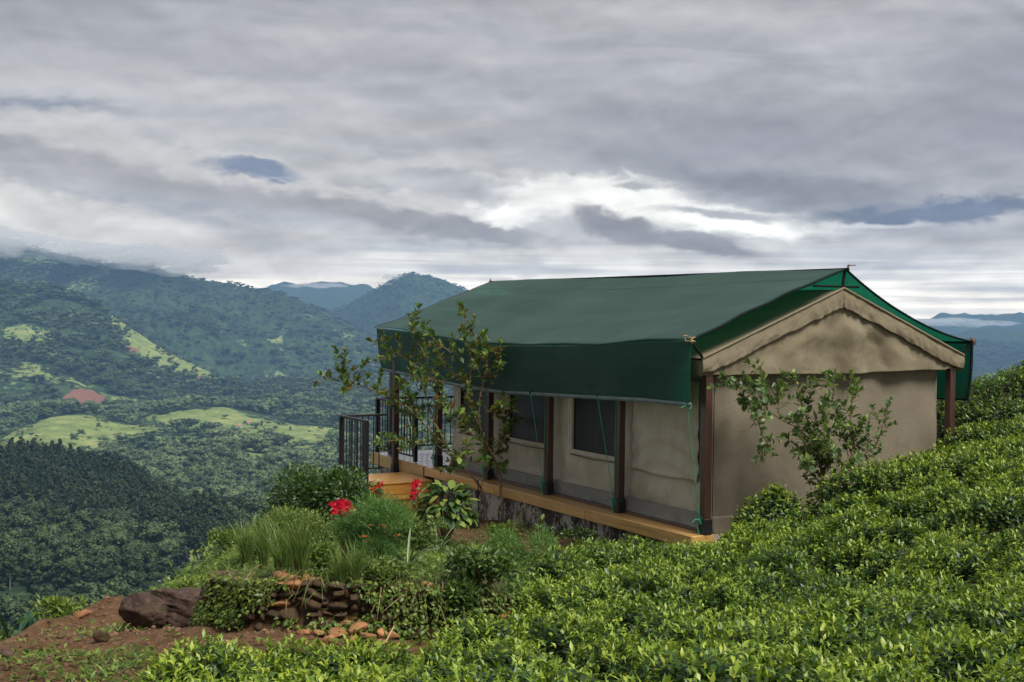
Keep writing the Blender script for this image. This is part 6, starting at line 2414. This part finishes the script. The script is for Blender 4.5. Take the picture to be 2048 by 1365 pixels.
def ground_cover():
    """low herbs and short grass between the garden plants, sparse on the dirt"""
    n = 90000
    x, y = rng.uniform(-5.2, 3.0, n), rng.uniform(7.2, 23, n)
    d = .55 + 1.3 * fbm(x * .9, y * .9, 4, 120)
    sdp = poly_sd(x, y, PLATEAU)
    dirt = smooth(-x, 1.95, 2.6) * (1 - smooth(y, 11.8, 13.0))
    low = poly_sd(x, y, TERR) < 0
    u, v = tent_uv(x, y)
    apron = smooth(u, -2.6, -1.7) * smooth(v, .8, 1.8) * (1 - smooth(v, 6.4, 7.2))
    pr = np.clip(d, 0, 1) * (1 - .86 * dirt) * (1 - .93 * apron) * np.where(low & (y < 10), .12, 1)
    dirtw = np.where((dirt > .5), smooth(fbm(x * 1.1, y * 1.1, 3, 131), .02, .22) * 1.2 * smooth(x, -4.0, -2.6) * .55 + .02, 0)
    pr = np.maximum(pr * (dirt < .5), dirtw)
    ok = (rng.uniform(0, 1, n) < pr) & (sdp > -1.4) & (poly_sd(x, y, TEA_POLY) < .05) & (u < -.18)
    ok &= ~((u > -1.65) & (v > 7.0) & (v < 9.0))
    x, y = x[ok], y[ok]
    m = len(x)
    z = ground_z(x, y)
    A = []
    for k in range(3):
        P = np.stack([x + rng.normal(0, .02, m), y + rng.normal(0, .02, m), z + rng.uniform(.0, .055, m)], 1)
        D = rand_dirs(m, .0, .8)
        N = unit(rng.normal(0, .3, (m, 3)) + [0, 0, 1.0])
        L = rng.uniform(.03, .075, m) * np.where(k == 2, 1.3, 1)
        A.append(leaf_arrays(P, D, N, L, L * (.42 if k < 2 else .13), .2, .2, np.clip(rng.normal(.45, .22, m) + .3 * fbm(x * .6, y * .6, 2, 140), 0, 1)))
    V, F, T = cat_arrays(A)
    tag(link('ground_cover', make_mesh('ground_cover', V, F, [M_['creeper']], tone=T)), kind='stuff')


ground_cover()


def slope_scrub():
    """scrub on the steep fall beyond the bank and terrace, seen past their edges"""
    n = 26000
    x, y = rng.uniform(-16, 1, n), rng.uniform(9, 40, n)
    sd = poly_sd(x, y, PLATEAU)
    ok = (sd < -.5) & (rng.uniform(0, 1, n) < .5 + fbm(x * .5, y * .5, 3, 150))
    x, y = x[ok], y[ok]
    m = len(x)
    z = ground_z(x, y)
    A = []
    for k in range(3):
        P = np.stack([x + rng.normal(0, .06, m), y + rng.normal(0, .06, m), z + rng.uniform(0, .35, m)], 1)
        L = rng.uniform(.09, .2, m)
        A.append(leaf_arrays(P, rand_dirs(m, -.1, .9), unit(rng.normal(0, .4, (m, 3)) + [0, 0, 1.0]), L, L * .4, .2, .2, np.clip(rng.normal(.45, .22, m), 0, 1)))
    V, F, T = cat_arrays(A)
    tag(link('slope_scrub', make_mesh('slope_scrub', V, F, [M_['creeper']], tone=T)), kind='stuff')


slope_scrub()


def pebbles():
    n = 2600
    x, y = rng.uniform(-4.6, -1.6, n), rng.uniform(6.5, 12.2, n)
    ok = (poly_sd(x, y, PLATEAU) > .05) & (poly_sd(x, y, TERR) < -.1) & (poly_sd(x, y, TEA_POLY) < 0)
    x, y = x[ok], y[ok]
    V0, F0 = ico(1)
    m = len(x)
    sz = .005 + .03 * rng.uniform(0, 1, m) ** 3
    z = ground_z(x, y)
    V = V0[None] * sz[:, None, None] * rng.uniform(.6, 1.2, (m, 1, 3)) + np.stack([x, y, z], 1)[:, None]
    F = F0[None] + (np.arange(m) * len(V0))[:, None, None]
    tag(link('pebble_litter', make_mesh('pebble_litter', V.reshape(-1, 3), F.reshape(-1, 3), [M_['clod']])), kind='stuff')


pebbles()
# dry sticks
for (a, b_, lab) in (((868, 1216), (905, 1232), 'dry reddish stick lying on the terrace end beside the tea'), ((772, 1288), (798, 1240), 'dry stick leaning on the wall behind the stone pile'), ((715, 1168), (785, 1238), 'long dry grass stalk drooping over the flat orange stones'),
                     ((625, 1240), (640, 1262), 'short dry stick against the wall left of the stone pile')):
    pa, pb = gp(*a), gp(*b_)
    if pb[1] > pa[1] + 1.2 or pb[1] < pa[1] - 1.2:
        pb = pt(b_[0], b_[1], pa[1])
    L_ = pb - pa
    mid = L_ * .5 + [0, 0, .02]
    o = MB().tube([(0, 0, .02), tuple(mid), tuple(L_ + [0, 0, .03])], [.007, .006, .003], 5).build('dry_stick', [M_['dry']], None, loc=pa)
    tag(o, lab, 'stick')
# tiny purple flowers
for px, py, lab in ((549, 996, 'purple blossom at the left end of the dark bush'), (690, 1194, 'purple blossom at the terrace edge above the stone pile')):
    p = gp(px, py) if py > 1100 else pt(px, py, 17.0)
    t = thing('purple_flower', lab, 'flower', p)
    zb = p[2] - float(ground_z(p[0], p[1]))
    MB().tube([(0, 0, -max(zb, .0) - .02), (.02, 0, -max(zb, 0) * .4), (0, 0, .0 if zb > .1 else .06)], .004, 4).build('stem', [M_['twig']], t)
    h = 0 if zb > .1 else .06
    mb = MB()
    for j in range(5):
        q = j * 1.2566
        c, s_ = math.cos(q), math.sin(q)
        mb.raw([(0, 0, h), (c * .03 - s_ * .014, s_ * .03 + c * .014, h + .015), (c * .036, s_ * .036, h + .01), (c * .03 + s_ * .014, s_ * .03 - c * .014, h + .015)], [(0, 1, 2, 3)])
    mb.build('petal', [M_['purple']], t)


# ================================================================== cloud lying on the summits, with stray wisps lower down
def cloud_mist():
    m = bpy.data.materials.new('cloud_mist')
    m.use_nodes = True
    m.node_tree.nodes.clear()
    t = NT(m.node_tree)
    out = t.add('ShaderNodeOutputMaterial')
    v = t.add('ShaderNodeVolumePrincipled')
    v.inputs['Color'].default_value = (.97, .97, .98, 1)
    v.inputs['Density'].default_value = .012
    v.inputs['Anisotropy'].default_value = .2
    t.l.new(v.outputs[0], out.inputs['Volume'])
    V0, F0 = ico(4)
    V, F, b = [], [], 0
    r = np.random.default_rng(44)
    spots = []
    for px in np.linspace(-160, 330, 13):
        top = np.interp(px, [-160, 0, 120, 220, 330], [470, 488, 506, 514, 524])
        spots.append((px + r.uniform(-12, 12), top - 6 + r.uniform(-8, 8), 4480 + r.uniform(-60, 60), r.uniform(130, 200), r.uniform(24, 40)))
    for px, py, Y, a, h in ((795, 556, 5900, 60, 14), (770, 568, 5880, 50, 9), (640, 572, 7400, 120, 13), (590, 572, 7300, 80, 10), (480, 580, 5600, 40, 7),
                            (1885, 643, 7600, 170, 20), (1925, 645, 7700, 190, 24), (1965, 648, 7600, 130, 18), (2005, 648, 7700, 120, 14), (2060, 650, 7700, 90, 8),
                            (660, 800, 2500, 24, 13), (690, 818, 2450, 18, 9)):
        spots.append((px, py, Y, a, h))
    for px, py, Y, a, h in spots:
        c = pt(px, py, Y)
        k = 1 + 1.1 * fbm(V0[:, 0] * 1.9 + px * .1, V0[:, 1] * 1.9 + V0[:, 2] * 2.2 + py, 4, 7)[:, None]
        V.append(V0 * k * np.array([a, a * .6, h]) + c)
        F.append(F0 + b)
        b += len(V0)
    o = link('cloud_mist', make_mesh('cloud_mist', np.concatenate(V), np.concatenate(F), [m]))
    tag(o, kind='stuff')


cloud_mist()


# ================================================================== litter and dead growth
def litter():
    M_['litter'] = leaf_mat('dead_leaf', [(0, (.07, .04, .022)), (.5, (.17, .10, .05)), (1, (.34, .24, .13))], .8, .1)
    n = 5200
    x, y = rng.uniform(-4.8, 1.6, n), rng.uniform(6.4, 19, n)
    u, v = tent_uv(x, y)
    low = (poly_sd(x, y, TERR) < -.05) & (y < 12.5) & (x < .2)
    apron = (u > -2.4) & (u < -.25) & (v > 1.2) & (v < 7)
    ok = (poly_sd(x, y, PLATEAU) > .02) & (low | apron) & (poly_sd(x, y, TEA_POLY) < 0)
    x, y = x[ok], y[ok]
    m = len(x)
    z = ground_z(x, y) + rng.uniform(.004, .02, m)
    L = rng.uniform(.015, .06, m)
    D = rand_dirs(m, -.15, .3)
    V, F, T = leaf_arrays(np.stack([x, y, z], 1), D, unit(rng.normal(0, .35, (m, 3)) + [0, 0, 1.0]), L, L * rng.choice([.12, .35, .5], m), .3, .2, rng.uniform(0, 1, m))
    tag(link('leaf_litter', make_mesh('leaf_litter', V, F, [M_['litter']], tone=T)), kind='stuff')
    # straw hanging over the lip of the wall
    P = np.array(WALL)
    seg = np.r_[0, np.cumsum(np.linalg.norm(np.diff(P, axis=0), axis=1))]
    n = 900
    s = rng.uniform(.3, seg[-1] * .95, n)
    keep = rng.uniform(0, 1, n) < .5 + 1.2 * fbm(s * 2.2, s * 0, 2, 171)
    s = s[keep]
    n = len(s)
    c = np.stack([np.interp(s, seg, P[:, k]) for k in range(2)], 1)
    c2 = np.stack([np.interp(s + .02, seg, P[:, k]) for k in range(2)], 1)
    d = unit(c2 - c)
    nr = np.stack([d[:, 1], -d[:, 0]], 1)
    b = c - nr * rng.uniform(.02, .16, n)[:, None]
    z = ground_z(b[:, 0], b[:, 1])
    B = np.stack([b[:, 0], b[:, 1], z - .01], 1)
    L = rng.uniform(.10, .30, n)
    D = unit(np.stack([nr[:, 0], nr[:, 1], rng.uniform(-.2, .9, n)], 1) + rng.normal(0, .35, (n, 3)))
    V, F, T = leaf_arrays(B, D, unit(rng.normal(0, .2, (n, 3)) + [0, 0, 1.0]), L, .010, rng.uniform(.3, 1.1, n), .1, np.clip(rng.normal(.25, .22, n), 0, 1))
    tag(link('straw', make_mesh('straw', V, F, [M_['grass']], tone=T)), kind='stuff')


litter()
